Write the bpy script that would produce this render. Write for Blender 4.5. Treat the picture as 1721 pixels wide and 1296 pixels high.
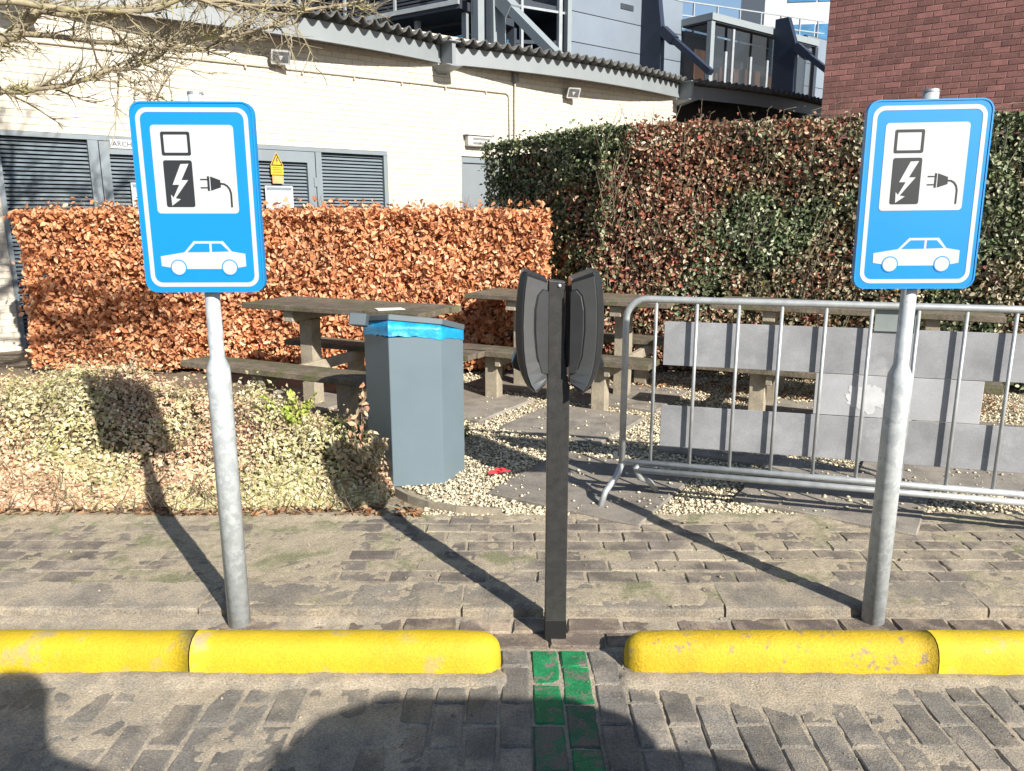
import bpy, math, random
import numpy as np
from mathutils import Vector, Matrix, noise as mnoise
random.seed(7); RNG = np.random.default_rng(7)
for o in list(bpy.data.objects): bpy.data.objects.remove(o)
sc = bpy.context.scene
C = sc.collection
R = math.radians

# ------------------------------------------------------------------ camera, sky, sun, exposure
cam_d = bpy.data.cameras.new('camera'); cam = bpy.data.objects.new('camera', cam_d); C.objects.link(cam)
cam.location = (0, 0, 1.5); cam.rotation_euler = (R(77.5), 0, 0)
cam_d.sensor_width = 36; cam_d.lens = 27.19; cam_d.clip_end = 3000; cam_d.clip_start = .05
sc.camera = cam
SUN_AZ, SUN_EL = 36.0, 31.0          # degrees right of straight-behind, above the horizon
tosun = Vector((math.sin(R(SUN_AZ))*math.cos(R(SUN_EL)), -math.cos(R(SUN_AZ))*math.cos(R(SUN_EL)), math.sin(R(SUN_EL))))
w = bpy.data.worlds.new('World'); sc.world = w; w.use_nodes = True
nt = w.node_tree; nt.nodes.clear()
sky = nt.nodes.new('ShaderNodeTexSky'); sky.sky_type = 'NISHITA'; sky.sun_disc = False
sky.sun_elevation = R(SUN_EL); sky.sun_rotation = R(180-SUN_AZ); sky.air_density = 1.0; sky.dust_density = .6; sky.ozone_density = 1.6
bg = nt.nodes.new('ShaderNodeBackground'); bg.inputs[1].default_value = .072
wo = nt.nodes.new('ShaderNodeOutputWorld')
nt.links.new(sky.outputs[0], bg.inputs[0]); nt.links.new(bg.outputs[0], wo.inputs[0])
sd = bpy.data.lights.new('sun', 'SUN'); sd.energy = 5.0; sd.angle = R(.53); sd.color = (1, .94, .85)
so = bpy.data.objects.new('sun', sd); C.objects.link(so); so.rotation_euler = tosun.to_track_quat('Z', 'Y').to_euler()
so.location = (10, -14, 12)
sc.view_settings.view_transform = 'Standard'; sc.view_settings.look = 'None'
sc.view_settings.exposure = .95; sc.view_settings.gamma = 1; sc.view_settings.use_curve_mapping = False
sc.render.engine = 'CYCLES'

# ------------------------------------------------------------------ materials
MATS = {}
def M(name, c, rough=.7, metal=0, var=.15, scale=6, bump=.0, bscale=80, rnd=0, c2=None, t2=(.45, .6), spec=.5, s2=4, grain=0, gscale=150):
    """principled with world-space noise: c varied by var, blended to c2 where a second noise passes t2; rnd = per-object value spread"""
    m = bpy.data.materials.new(name); m.use_nodes = True; n = m.node_tree.nodes; l = m.node_tree.links
    b = n['Principled BSDF']; b.inputs['Roughness'].default_value = rough; b.inputs['Metallic'].default_value = metal
    b.inputs['Specular IOR Level'].default_value = spec
    geo = n.new('ShaderNodeNewGeometry')
    def nz(s, det=5, r=.6):
        t = n.new('ShaderNodeTexNoise'); t.inputs['Scale'].default_value = s; t.inputs['Detail'].default_value = det; t.inputs['Roughness'].default_value = r
        l.new(geo.outputs['Position'], t.inputs['Vector']); return t.outputs['Fac']
    def mix(f, a, bb):
        x = n.new('ShaderNodeMix'); x.data_type = 'RGBA'
        for sk, v in ((0, f), (6, a), (7, bb)):
            if isinstance(v, (tuple, float, int)): x.inputs[sk].default_value = v if not isinstance(v, tuple) else (*v[:3], 1)
            else: l.new(v, x.inputs[sk])
        return x.outputs[2]
    def rmp(f, a, bb):
        x = n.new('ShaderNodeMapRange'); x.inputs[1].default_value = a; x.inputs[2].default_value = bb; l.new(f, x.inputs[0]); return x.outputs[0]
    col = mix(rmp(nz(scale), .3, .7), tuple(v*(1-var) for v in c), tuple(min(1, v*(1+var)) for v in c))
    if c2: col = mix(rmp(nz(s2, 8, .65), *t2), col, tuple(c2))
    if rnd:
        oi = n.new('ShaderNodeObjectInfo'); h = n.new('ShaderNodeHueSaturation')
        v = n.new('ShaderNodeMapRange'); v.inputs[3].default_value = 1-rnd; v.inputs[4].default_value = 1+rnd
        l.new(oi.outputs['Random'], v.inputs[0]); l.new(v.outputs[0], h.inputs['Value']); l.new(col, h.inputs['Color']); col = h.outputs[0]
    if grain:
        g_ = n.new('ShaderNodeMapRange'); g_.inputs[1].default_value = .3; g_.inputs[2].default_value = .7; g_.inputs[3].default_value = 1-grain; g_.inputs[4].default_value = 1+grain
        l.new(nz(gscale, 3, .7), g_.inputs[0]); vm = n.new('ShaderNodeVectorMath'); vm.operation = 'SCALE'; l.new(col, vm.inputs[0]); l.new(g_.outputs[0], vm.inputs['Scale']); col = vm.outputs[0]
    l.new(col, b.inputs['Base Color'])
    if bump:
        bp = n.new('ShaderNodeBump'); bp.inputs['Strength'].default_value = bump; bp.inputs['Distance'].default_value = .01
        l.new(nz(bscale, 6, .7), bp.inputs['Height']); l.new(bp.outputs[0], b.inputs['Normal'])
    MATS[name] = m; return m
def Mleaf(name, rough=.55, trans=.35, spec=.4):
    m = bpy.data.materials.new(name); m.use_nodes = True; n = m.node_tree.nodes; l = m.node_tree.links
    b = n['Principled BSDF']; a = n.new('ShaderNodeAttribute'); a.attribute_name = 'Col'
    l.new(a.outputs['Color'], b.inputs['Base Color']); b.inputs['Roughness'].default_value = rough; b.inputs['Specular IOR Level'].default_value = spec
    t = n.new('ShaderNodeBsdfTranslucent'); l.new(a.outputs['Color'], t.inputs[0])
    mx = n.new('ShaderNodeMixShader'); mx.inputs[0].default_value = trans
    l.new(b.outputs[0], mx.inputs[1]); l.new(t.outputs[0], mx.inputs[2]); l.new(mx.outputs[0], n['Material Output'].inputs[0])
    MATS[name] = m; return m
M('earth', (.13, .10, .07), .95, bump=.4, c2=(.2, .15, .1))
M('road_bed', (.30, .25, .19), .95, bump=.5, bscale=120, grain=.3)
M('road_brick', (.185, .173, .156), .62, var=.3, scale=9, bump=.9, bscale=200, rnd=.2, c2=(.34, .295, .235), t2=(.47, .62), s2=5, grain=.45)
M('strip_brick', (.165, .13, .105), .85, var=.3, scale=9, bump=.8, bscale=180, rnd=.25, c2=(.36, .29, .21), t2=(.48, .62), s2=6, grain=.4)
M('green_brick', (.006, .21, .07), .55, var=.35, scale=14, bump=.9, bscale=190, rnd=.12, c2=(.17, .155, .125), t2=(.52, .60), s2=18, grain=.45)
M('worn_green_brick', (.015, .17, .08), .6, var=.35, scale=12, bump=.9, bscale=190, rnd=.15, c2=(.16, .145, .12), t2=(.44, .55), s2=14, grain=.4)
M('pave_brick', (.19, .163, .135), .85, var=.3, scale=8, bump=.9, bscale=170, rnd=.22, c2=(.34, .29, .215), t2=(.46, .6), s2=4, grain=.45)
M('kerb_stone', (.25, .222, .18), .9, var=.3, scale=7, bump=.9, bscale=160, rnd=.12, c2=(.36, .305, .225), t2=(.47, .6), s2=5, grain=.45)
M('sand', (.42, .355, .265), .95, var=.22, scale=5, bump=.9, bscale=180, c2=(.29, .26, .21), t2=(.44, .64), s2=7, grain=.4)
M('pave_sand', (.41, .345, .25), .95, var=.25, scale=5, bump=.9, bscale=180, c2=(.21, .205, .115), t2=(.48, .62), s2=5, grain=.45)
M('yellow_paint', (.47, .335, .008), .65, var=.12, scale=5, bump=.45, bscale=90, c2=(.33, .265, .14), t2=(.56, .68), s2=6, grain=.14)
M('yellow_paint_dusty', (.46, .315, .008), .65, var=.15, scale=6, bump=.55, bscale=90, c2=(.27, .20, .10), t2=(.57, .63), s2=18, grain=.18)
M('galvanised', (.45, .48, .49), .5, .15, var=.16, scale=24, bump=.08, bscale=60, c2=(.36, .39, .405), t2=(.5, .56), s2=30)
M('galv_tube', (.36, .38, .385), .45, .35, var=.18, scale=18)
M('sign_blue', (.001, .19, .50), .38, var=.03)
M('sign_white', (.40, .415, .425), .4, var=.02)
M('sign_black', (.018, .02, .024), .4, var=.1)
M('sign_back', (.35, .37, .38), .5, .6)
M('sign_rim', (.006, .20, .48), .4, var=.03)
M('post_paint', (.032, .031, .030), .38, var=.25, scale=30, bump=.15, bscale=160, c2=(.010, .010, .010), t2=(.64, .67), s2=70, grain=.12)
M('charger_dark', (.020, .021, .023), .3, .1, var=.12, scale=12)
M('charger_band', (.10, .104, .108), .24, .35, var=.08, scale=10)  # lighter base paints in the sun highlight on the inner facets
M('charger_panel', (.040, .042, .044), .34, .1, var=.15, scale=14, c2=(.012, .012, .012), t2=(.66, .68), s2=70)
M('black', (.006, .006, .007), .6)
M('bin_steel', (.125, .168, .195), .5, 0, var=.06, scale=3, bump=.04, bscale=8, spec=.35, grain=.03)
M('bin_lid', (.085, .108, .125), .5, 0, var=.08)
M('bag_blue', (.01, .27, .54), .35, var=.25, scale=14, bump=.6, bscale=25)
M('panel_grey', (.225, .232, .246), .5, var=.22, scale=5, c2=(.30, .31, .32), t2=(.54, .72), s2=7, bump=.05, bscale=30, grain=.12)
M('panel_pale', (.31, .315, .33), .55, var=.14, scale=5, grain=.08)
M('panel_green', (.19, .22, .215), .5, var=.15, scale=6)
M('residue', (.44, .45, .46), .7, var=.12, scale=20)
M('wood_top', (.115, .093, .068), .85, var=.4, scale=9, bump=.6, bscale=60, rnd=.2, c2=(.085, .085, .035), t2=(.5, .62), s2=6, grain=.3, gscale=60)
M('wood_post', (.30, .26, .195), .85, var=.25, scale=7, bump=.4, bscale=60, rnd=.12, grain=.15, gscale=50)
M('slab', (.24, .215, .18), .9, var=.22, scale=5, bump=.6, bscale=130, rnd=.12, c2=(.15, .135, .115), t2=(.46, .66), s2=6, grain=.35)
M('gravel_bed', (.34, .295, .21), .95, bump=.9, bscale=70, c2=(.2, .17, .12), s2=9, grain=.4, gscale=80)
M('cream_brick', (.50, .465, .395), .8, var=.05, scale=4, bump=.2, bscale=70, rnd=.05)
M('cream_mortar', (.42, .39, .325), .9, var=.08, bump=.2)
M('red_brick', (.205, .092, .082), .85, var=.2, scale=7, bump=.4, bscale=70, rnd=.3, grain=.12, gscale=60)
M('red_mortar', (.34, .2, .17), .9, var=.1, bump=.2)
M('louvre', (.15, .185, .212), .5, var=.06, scale=4, rnd=.05)
M('louvre_frame', (.165, .198, .22), .5, var=.06, scale=4)
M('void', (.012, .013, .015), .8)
M('door_grey', (.17, .192, .21), .5, var=.04)
M('fascia', (.20, .222, .235), .5, var=.06, scale=3, rnd=.04)
M('soffit', (.3, .3, .3), .7)
M('corrugated', (.085, .085, .082), .8, var=.25, scale=6, bump=.3, bscale=60)
M('dark_cladding', (.012, .012, .014), .7, var=.2)
M('fixture', (.22, .22, .22), .4, .2)
M('lamp_white', (.42, .42, .40), .5)
M('lens', (.10, .105, .11), .12, 0, var=.3, scale=20)
M('conduit', (.34, .30, .24), .6)
M('warn_yellow', (.52, .33, .012), .5, var=.05)
M('orange', (.75, .30, .12), .6)
M('facade_panel', (.19, .225, .27), .42, .15, var=.06, scale=1.2, rnd=.06)
M('facade_dark', (.035, .042, .055), .45, var=.1)
M('fin_dark', (.012, .02, .042), .5, var=.1)
M('fin_light', (.22, .25, .265), .5, var=.05)
M('slat_dark', (.045, .05, .065), .5)
M('rail', (.32, .345, .36), .45, .2)
M('brown_reflection', (.20, .10, .055), .6, var=.3, scale=2)  # colour of the brown buildings reflected in the bay glass
M('white_render', (.45, .46, .475), .8, var=.03)
M('window_blue', (.05, .16, .3), .08, 0, var=.5, scale=.9, spec=.8)  # blue reflection painted in; the tower's panes are blue glass themselves
M('window_dark', (.02, .03, .05), .06, 0, var=.4, scale=1.5, spec=.8)
M('bark', (.27, .23, .155), .9, var=.35, scale=14, bump=.5, bscale=60, c2=(.35, .32, .15), t2=(.54, .66), s2=6)
M('twig', (.16, .115, .075), .9, var=.3, scale=20)
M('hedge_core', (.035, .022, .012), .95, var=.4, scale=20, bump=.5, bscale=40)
M('beech_core', (.21, .085, .038), .9, var=.45, scale=25, bump=.8, bscale=40, grain=.5, gscale=45)
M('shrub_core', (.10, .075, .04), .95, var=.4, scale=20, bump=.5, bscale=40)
M('red_litter', (.6, .03, .04), .6)
M('paper', (.75, .68, .62), .8)
M('car_paint', (.05, .06, .07), .25, .4); M('car_glass', (.01, .012, .014), .05); M('tyre', (.02, .02, .02), .8); M('alloy', (.5, .5, .5), .3, .8)
M('lamp_red', (.4, .01, .01), .2); M('skin', (.55, .32, .22), .6); M('jacket', (.03, .04, .07), .8); M('trousers', (.05, .05, .06), .85); M('hair', (.04, .025, .015), .6)
Mleaf('beech_leaf', .6, .3, .25); Mleaf('ivy_leaf', .42, .18, .45); Mleaf('shrub_leaf', .65, .3, .3)
# clear pane
m = bpy.data.materials.new('pane'); m.use_nodes = True; b = m.node_tree.nodes['Principled BSDF']
b.inputs['Base Color'].default_value = (.06, .07, .08, 1); b.inputs['Roughness'].default_value = .04; b.inputs['Alpha'].default_value = .35; MATS['pane'] = m

# ------------------------------------------------------------------ mesh helpers
class MB:
    def __init__(s): s.v = []; s.f = []
    def add(s, v, f):
        n = len(s.v); s.v += [tuple(p) for p in v]; s.f += [tuple(i+n for i in q) for q in f]; return s
    def box(s, x0, x1, y0, y1, z0, z1):
        return s.add([(x0,y0,z0),(x1,y0,z0),(x1,y1,z0),(x0,y1,z0),(x0,y0,z1),(x1,y0,z1),(x1,y1,z1),(x0,y1,z1)],
                     [(0,3,2,1),(4,5,6,7),(0,1,5,4),(1,2,6,5),(2,3,7,6),(3,0,4,7)])
    def bar(s, a, b, wx, wz, up=(0,0,1)):
        a, b = Vector(a), Vector(b); d = (b-a).normalized(); x = d.cross(Vector(up)).normalized(); z = x.cross(d)
        vs = [p+x*i*wx/2+z*j*wz/2 for p in (a, b) for i, j in ((-1,-1),(1,-1),(1,1),(-1,1))]
        return s.add(vs, [(0,1,2,3),(7,6,5,4),(0,4,5,1),(1,5,6,2),(2,6,7,3),(3,7,4,0)])
    def tube(s, pts, rad, sides=8, caps=True):
        pts = [Vector(p) for p in pts]; n = len(pts); rad = rad if isinstance(rad, (list, tuple)) else [rad]*n
        vs = []; prev = None
        for i, p in enumerate(pts):
            d = (pts[min(i+1, n-1)]-pts[max(i-1, 0)]).normalized()
            if prev is None: x = d.orthogonal().normalized()
            else:
                x = prev-d*prev.dot(d); x = x.normalized() if x.length > 1e-6 else d.orthogonal().normalized()
            prev = x; y = d.cross(x)
            for k in range(sides):
                a = 2*math.pi*k/sides; vs.append(p+(x*math.cos(a)+y*math.sin(a))*rad[i])
        fs = [(i*sides+k, i*sides+(k+1) % sides, (i+1)*sides+(k+1) % sides, (i+1)*sides+k) for i in range(n-1) for k in range(sides)]
        if caps: fs += [tuple(range(sides))[::-1], tuple((n-1)*sides+k for k in range(sides))]
        return s.add(vs, fs)
    def prism(s, poly, y0, y1):                   # outline in x,z pushed along y
        n = len(poly); a = sum(poly[i][0]*poly[(i+1) % n][1]-poly[(i+1) % n][0]*poly[i][1] for i in range(n))
        if a < 0: poly = poly[::-1]
        vs = [(x, y0, z) for x, z in poly]+[(x, y1, z) for x, z in poly]
        return s.add(vs, [tuple(range(n)), tuple(range(2*n-1, n-1, -1))]+[(i, i+n, (i+1) % n+n, (i+1) % n) for i in range(n)])
    def slabz(s, poly, z0, z1):                   # outline in x,y pushed along z
        n = len(poly); a = sum(poly[i][0]*poly[(i+1) % n][1]-poly[(i+1) % n][0]*poly[i][1] for i in range(n))
        if a < 0: poly = poly[::-1]
        vs = [(x, y, z0) for x, y in poly]+[(x, y, z1) for x, y in poly]
        return s.add(vs, [tuple(range(n-1, -1, -1)), tuple(range(n, 2*n))]+[(i, (i+1) % n, (i+1) % n+n, i+n) for i in range(n)])
    def mesh(s, name, mat, smooth=False):
        me = bpy.data.meshes.new(name); me.from_pydata(s.v, [], s.f); me.materials.append(MATS[mat]); me.update()
        if smooth: me.polygons.foreach_set('use_smooth', [True]*len(me.polygons))
        return me
    def build(s, name, mat, parent=None, smooth=False, bevel=0, seg=1):
        return put(name, s.mesh(name, mat, smooth), parent, bevel=bevel, seg=seg)
def put(name, me, parent=None, loc=(0,0,0), rot=None, bevel=0, seg=1):
    o = bpy.data.objects.new(name, me); C.objects.link(o); o.location = loc
    if rot is not None: o.rotation_euler = rot
    if parent: o.parent = parent
    if bevel:
        b = o.modifiers.new('bevel', 'BEVEL'); b.width = bevel; b.segments = seg; b.limit_method = 'ANGLE'; b.angle_limit = R(35)
    return o
def tag(o, label=None, cat=None, group=None, kind=None):
    if label: o['label'] = label
    if cat: o['category'] = cat
    if group: o['group'] = group
    if kind: o['kind'] = kind
    return o
def thing(name, label, cat, loc=(0,0,0), rz=0, group=None):
    o = bpy.data.objects.new(name, None); C.objects.link(o); o.location = loc; o.rotation_euler = (0, 0, rz); o.empty_display_size = .1
    return tag(o, label, cat, group)
def copy_tree(o, parent=None):
    c = o.copy(); C.objects.link(c); c.parent = parent
    for ch in [k for k in bpy.data.objects if k.parent == o]: copy_tree(ch, c)
    return c
def B(): return MB()
def fbm(x, y, z=0, s=1): return mnoise.fractal(Vector((x*s, y*s, z*s)), 1.0, 2.0, 4)
def sub(o, lv=1):
    m = o.modifiers.new('sub', 'SUBSURF'); m.levels = lv; m.render_levels = lv; return o

# bevelled paving brick: top face with chamfer, sides, open underside; origin at top centre
def brick_mesh(name, lx, ly, h, mat, bev=.006, jit=.003, seed=0):
    r = random.Random(seed); x, y = lx/2, ly/2; j = lambda: r.uniform(-jit, jit)
    low = [(-x, -y), (x, -y), (x, y), (-x, y)]; low = [(a+j(), b+j()) for a, b in low]
    top = [(a-math.copysign(bev, a), b-math.copysign(bev, b)) for a, b in low]
    v = [(a, b, -h) for a, b in low]+[(a, b, -bev) for a, b in low]+[(a, b, j()*.5) for a, b in top]
    f = [(8, 9, 10, 11)]+[(i, (i+1) % 4, (i+1) % 4+4, i+4) for i in range(4)]+[(i+4, (i+1) % 4+4, (i+1) % 4+8, i+8) for i in range(4)]
    return B().add(v, f).mesh(name, mat)
def structure(o, **k): o['kind'] = 'structure'; return o

# ------------------------------------------------------------------ ground, road, kerb, pavement
structure(B().add([(-400,-400,-.09),(400,-400,-.09),(400,400,-.09),(-400,400,-.09)], [(0,1,2,3)]).build('ground', 'earth'))
road = structure(B().box(-9, 9, -9, 2.685, -.085, -.014).build('road', 'road_bed'))
PW, PL = .102, .205
vx = [brick_mesh('brick', PW-.008, PL-.008, .05, 'road_brick', seed=i) for i in range(6)]
vg = [brick_mesh('brick', PW-.008, PL-.008, .05, 'green_brick', seed=i+20) for i in range(2)]
vw = [brick_mesh('brick', PW-.008, PL-.008, .05, 'worn_green_brick', seed=i+30) for i in range(2)]
rest = B(); r = random.Random(3)
for k in range(-46, 47):
    x = .112+PW*k
    for j in range(-3, 30):
        y = 2.36-PL*j-(PL/2 if k % 2 else 0)
        if y+PL/2 > 2.475: continue
        z = r.uniform(-.003, .002)
        if abs(x) < 2.05 and y > 1.55:
            ms = vx
            if k in (0, 1): ms = vw if (1.85 < y < 2.1) else vg
            put('brick', r.choice(ms), road, (x, y, z), (r.uniform(-.008, .008), r.uniform(-.015, .015), r.uniform(-.012, .012)))
        else:
            rest.box(x-PW/2+.004, x+PW/2-.004, y-PL/2+.004, y+PL/2-.004, -.03, z)
hb = brick_mesh('brick', PW-.008, PL/2-.008, .05, 'green_brick', seed=77); hr = brick_mesh('brick', PW-.008, PL/2-.008, .05, 'road_brick', seed=78)
for k in range(-19, 20):
    if k % 2: put('brick', hb if k == 1 else hr, road, (.112+PW*k, 2.36+PL/4, r.uniform(-.003, .002)), (0, r.uniform(-.015, .015), 0))
o = rest.build('bricks', 'road_brick', road); o['kind'] = 'stuff'
# two courses laid along the kerb
vs_ = [brick_mesh('brick', PL-.008, PW-.009, .05, 'strip_brick', seed=i+40) for i in range(5)]
rest = B()
for row in range(2):
    for k in range(-30, 31):
        x = k*PL+(PL/2 if row else .03); y = 2.53+row*PW
        if abs(x) < 2.2: put('brick', r.choice(vs_), road, (x, y, r.uniform(-.005, .002)), (0, r.uniform(-.015, .015), r.uniform(-.01, .01)))
        else: rest.box(x-PL/2+.004, x+PL/2-.004, y-PW/2+.004, y+PW/2-.004, -.03, 0)
o = rest.build('bricks', 'strip_brick', road); o['kind'] = 'stuff'

KZ = .038
kerb = structure(B().box(-9, 9, 2.70, 2.90, -.085, KZ-.03).build('kerb', 'road_bed'))
km = []
for i in range(3):
    rr = random.Random(i); bb = B(); n = 12; L = .995
    prof = [(2.687, -.02), (2.689, KZ-.010), (2.693, KZ-.003), (2.703, KZ), (2.90, KZ+.001), (2.903, 0)]
    for a in range(n+1):
        for (y, z) in prof: bb.v.append((-L/2+L*a/n, y-2.8+rr.uniform(-.0025, .0025), z+(rr.uniform(-.0012, .0012))))
    q = len(prof)
    bb.f += [(a*q+b_, (a+1)*q+b_, (a+1)*q+b_+1, a*q+b_+1) for a in range(n) for b_ in range(q-1)]
    bb.f += [tuple(range(q))[::1], tuple(n*q+k for k in range(q))[::-1]]
    km.append(bb.mesh('kerb_stone', 'kerb_stone'))
for k in range(-6, 7): put('kerb_stone', km[k % 3], kerb, (k*1.004+.31, 2.8, random.uniform(-.004, .003)))

pave = structure(B().box(-9, 9, 2.905, 3.62, -.085, KZ-.017).build('pavement', 'pave_sand'))
vp = [brick_mesh('brick', PL-.007, PW-.007, .05, 'pave_brick', seed=i+60) for i in range(6)]
rest = B()
for row in range(7):
    for k in range(-42, 43):
        x = k*PL+(PL/2 if row % 2 else 0); y = 2.957+row*PW; z = KZ-.004+r.uniform(-.004, .003)
        if -2.45 < x < 2.6: put('brick', r.choice(vp), pave, (x, y, z), (r.uniform(-.02, .02), r.uniform(-.015, .015), r.uniform(-.015, .015)))
        else: rest.box(x-PL/2+.003, x+PL/2-.003, y-PW/2+.003, y+PW/2-.003, 0, z)
o = rest.build('bricks', 'pave_brick', pave); o['kind'] = 'stuff'

def sheet(name, mat, x0, x1, y0, y1, step, hf):
    nx, ny = int((x1-x0)/step)+1, int((y1-y0)/step)+1
    v = [(x0+i*step, y0+j*step, hf(x0+i*step, y0+j*step)) for j in range(ny) for i in range(nx)]
    f = [(j*nx+i, j*nx+i+1, (j+1)*nx+i+1, (j+1)*nx+i) for j in range(ny-1) for i in range(nx-1)]
    o = B().add(v, f).build(name, mat, smooth=True); return o
def sand_h(x, y):
    n = fbm(x, y, 1, 1.8)*.007+fbm(x, y, 4, 9)*.0035+fbm(x, y, 6, 30)*.003
    drift = .016*math.exp(-((y-2.28)/.045)**2) if not (-.02 < x < .36) else 0
    left = .007 if x < -.25 else 0
    if x < -.25: left *= min(1, (-.25-x)/.3)*(1-max(0, min(1, (1.95-y)/.25)))
    right = .009*math.exp(-((x-.85)/.45)**2)*math.exp(-((y-2.2)/.12)**2)
    back = .008*math.exp(-((y-2.68)/.03)**2)
    return -.0078+n+drift+left+right+back
o = tag(sheet('sand', 'sand', -2.6, 2.6, 1.5, 2.69, .014, sand_h), 'pale sand drifted over the road bricks along the yellow stops', 'sand', kind='stuff')
def psand_h(x, y):
    n = fbm(x, y, 2, 1.6)*.007+fbm(x, y, 7, 8)*.005+fbm(x, y, 3, 28)*.005
    side = .0035*max(0, min(1, (-.5-x)/.5))+.003*max(0, min(1, (x-.9)/.5))
    if y < 2.905: return KZ-.0035+n*.9+.004*math.exp(-((y-2.90)/.03)**2)-.02*max(0, (2.715-y)/.015)
    return KZ-.0078+n+side+.008*math.exp(-((y-3.6)/.05)**2)
o = tag(sheet('moss_and_sand', 'pave_sand', -3.6, 3.6, 2.70, 3.66, .014, psand_h), 'mossy sand filling the joints of the brick pavement', 'sand', kind='stuff')

# ------------------------------------------------------------------ garden floor: gravel, slabs
structure(B().box(-.75, 9, 3.625, 9.2, -.085, KZ-.018).build('gravel_bed', 'gravel_bed'))
structure(B().box(-9, -.752, 3.625, 9.2, -.085, KZ-.014).build('planting_bed', 'earth'))
structure(B().box(-40, 40, 9.205, 60, -.085, .03).build('yard', 'slab'))
SA = R(-31); su, sw = Vector((math.cos(SA), math.sin(SA))), Vector((-math.sin(SA), math.cos(SA)))
slabs = [(.44, 5.36, .78), (.46, 4.06, .86), (1.75, 3.95, .86), (-.36, 5.92, .78), (1.42, 4.86, .78), (2.62, 4.42, .9), (-1.05, 5.35, .78), (.95, 6.2, .78), (2.2, 5.55, .8), (3.2, 5.0, .8), (.1, 6.75, .78), (-1.75, 5.95, .78)]
spath = structure(tag(bpy.data.objects.new('slab_paving', None))); C.objects.link(spath)
for i, (x, y, s) in enumerate(slabs):
    me = brick_mesh('slab', s, s, .06, 'slab', bev=.006, jit=.002, seed=i+200)
    put('slab', me, spath, (x, y, KZ+.012), (random.uniform(-.008, .008), random.uniform(-.008, .008), SA+random.uniform(-.03, .03)))
def inslab(x, y):
    m_ = np.zeros(len(x), bool)
    for (a, b_, s) in slabs:
        dx, dy = x-a, y-b_; m_ |= (np.abs(dx*su.x+dy*su.y) < s/2+.0) & (np.abs(dx*sw.x+dy*sw.y) < s/2+.0)
    return m_
def stones(name, mat, x, y, z, s, label, cat='gravel'):
    n = len(x); base = np.array([(1,0,0),(0,1,0),(-1,0,0),(0,-1,0),(0,0,.75),(0,0,-.75)])
    V = base[None]*RNG.uniform(.6, 1.25, (n, 6, 1)); a = RNG.uniform(0, 6.28, n); ca, sa = np.cos(a)[:, None], np.sin(a)[:, None]
    V[:, :, 0] *= 1.25
    X = V[:, :, 0]*ca-V[:, :, 1]*sa; Y = V[:, :, 0]*sa+V[:, :, 1]*ca
    V = np.stack([X, Y, V[:, :, 2]], 2)*s[:, None, None]+np.stack([x, y, z], 1)[:, None, :]
    F = np.array([(0,1,4),(1,2,4),(2,3,4),(3,0,4),(1,0,5),(2,1,5),(3,2,5),(0,3,5)])
    F = (F[None]+(np.arange(n)*6)[:, None, None]).reshape(-1, 3)
    return raw(name, V.reshape(-1, 3), F, mat)
def raw(name, V, F, mat, col=None, smooth=False):
    me = bpy.data.meshes.new(name); nv, (nf, k) = len(V), F.shape
    me.vertices.add(nv); me.vertices.foreach_set('co', V.astype(np.float32).ravel())
    me.loops.add(nf*k); me.loops.foreach_set('vertex_index', F.astype(np.int32).ravel())
    me.polygons.add(nf); me.polygons.foreach_set('loop_start', np.arange(0, nf*k, k, dtype=np.int32))
    me.materials.append(MATS[mat]); me.update(calc_edges=True); me.validate()
    if col is not None:
        a = me.color_attributes.new('Col', 'FLOAT_COLOR', 'POINT'); a.data.foreach_set('color', np.concatenate([col, np.ones((nv, 1))], 1).astype(np.float32).ravel())
    if smooth: me.polygons.foreach_set('use_smooth', [True]*nf)
    o = bpy.data.objects.new(name, me); C.objects.link(o); return o
M('gravel', (.60, .53, .38), .85, var=.4, scale=60, c2=(.27, .225, .15), t2=(.5, .58), s2=42)
n = 64000; x = RNG.uniform(-.74, 4.2, n); y = 3.63+(3.6)*RNG.uniform(0, 1, n)**1.35
keep = (~inslab(x, y)) | (RNG.uniform(0, 1, n) < .03); keep &= ~((y > 5.6) & (RNG.uniform(0, 1, n) < .3)); keep &= ~((x < -.45) & (y < 3.9-(x+.45)))
x, y = x[keep], y[keep]; s = .0045+.0095*RNG.uniform(0, 1, len(x))**1.6; z = KZ-.012+RNG.uniform(0, .009, len(x)); z[inslab(x, y)] = KZ+.017
tag(stones('gravel', 'gravel', x, y, z, s, ''), 'cream gravel spread between the diagonal slabs', 'gravel', kind='stuff')
n = 2600; x = RNG.uniform(-2.6, 2.7, n); y = RNG.uniform(1.6, 3.62, n); keep = ~((y > 2.30) & (y < 2.46)); x, y = x[keep], y[keep]
z = np.where(y > 2.69, KZ+.001, .0015); s = RNG.uniform(.0012, .0035, len(x))*np.where(RNG.uniform(0, 1, len(x)) < .06, 2.2, 1)
tag(stones('grit', 'gravel_bed', x, y, z, s, ''), 'loose grit scattered over the road bricks and pavement', 'grit', kind='stuff')
# low edging board at the corner of the gravel
e = B(); ep = [(-.62, 3.93), (-.54, 3.83), (-.42, 3.73), (-.28, 3.665), (-.05, 3.63)]
for a, b_ in zip(ep, ep[1:]): e.bar((*a, KZ+.005), (*b_, KZ+.005), .018, .05)
tag(e.build('edging_board', 'wood_post'), 'thin curved edging board between gravel and planting bed', 'edging')

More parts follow.
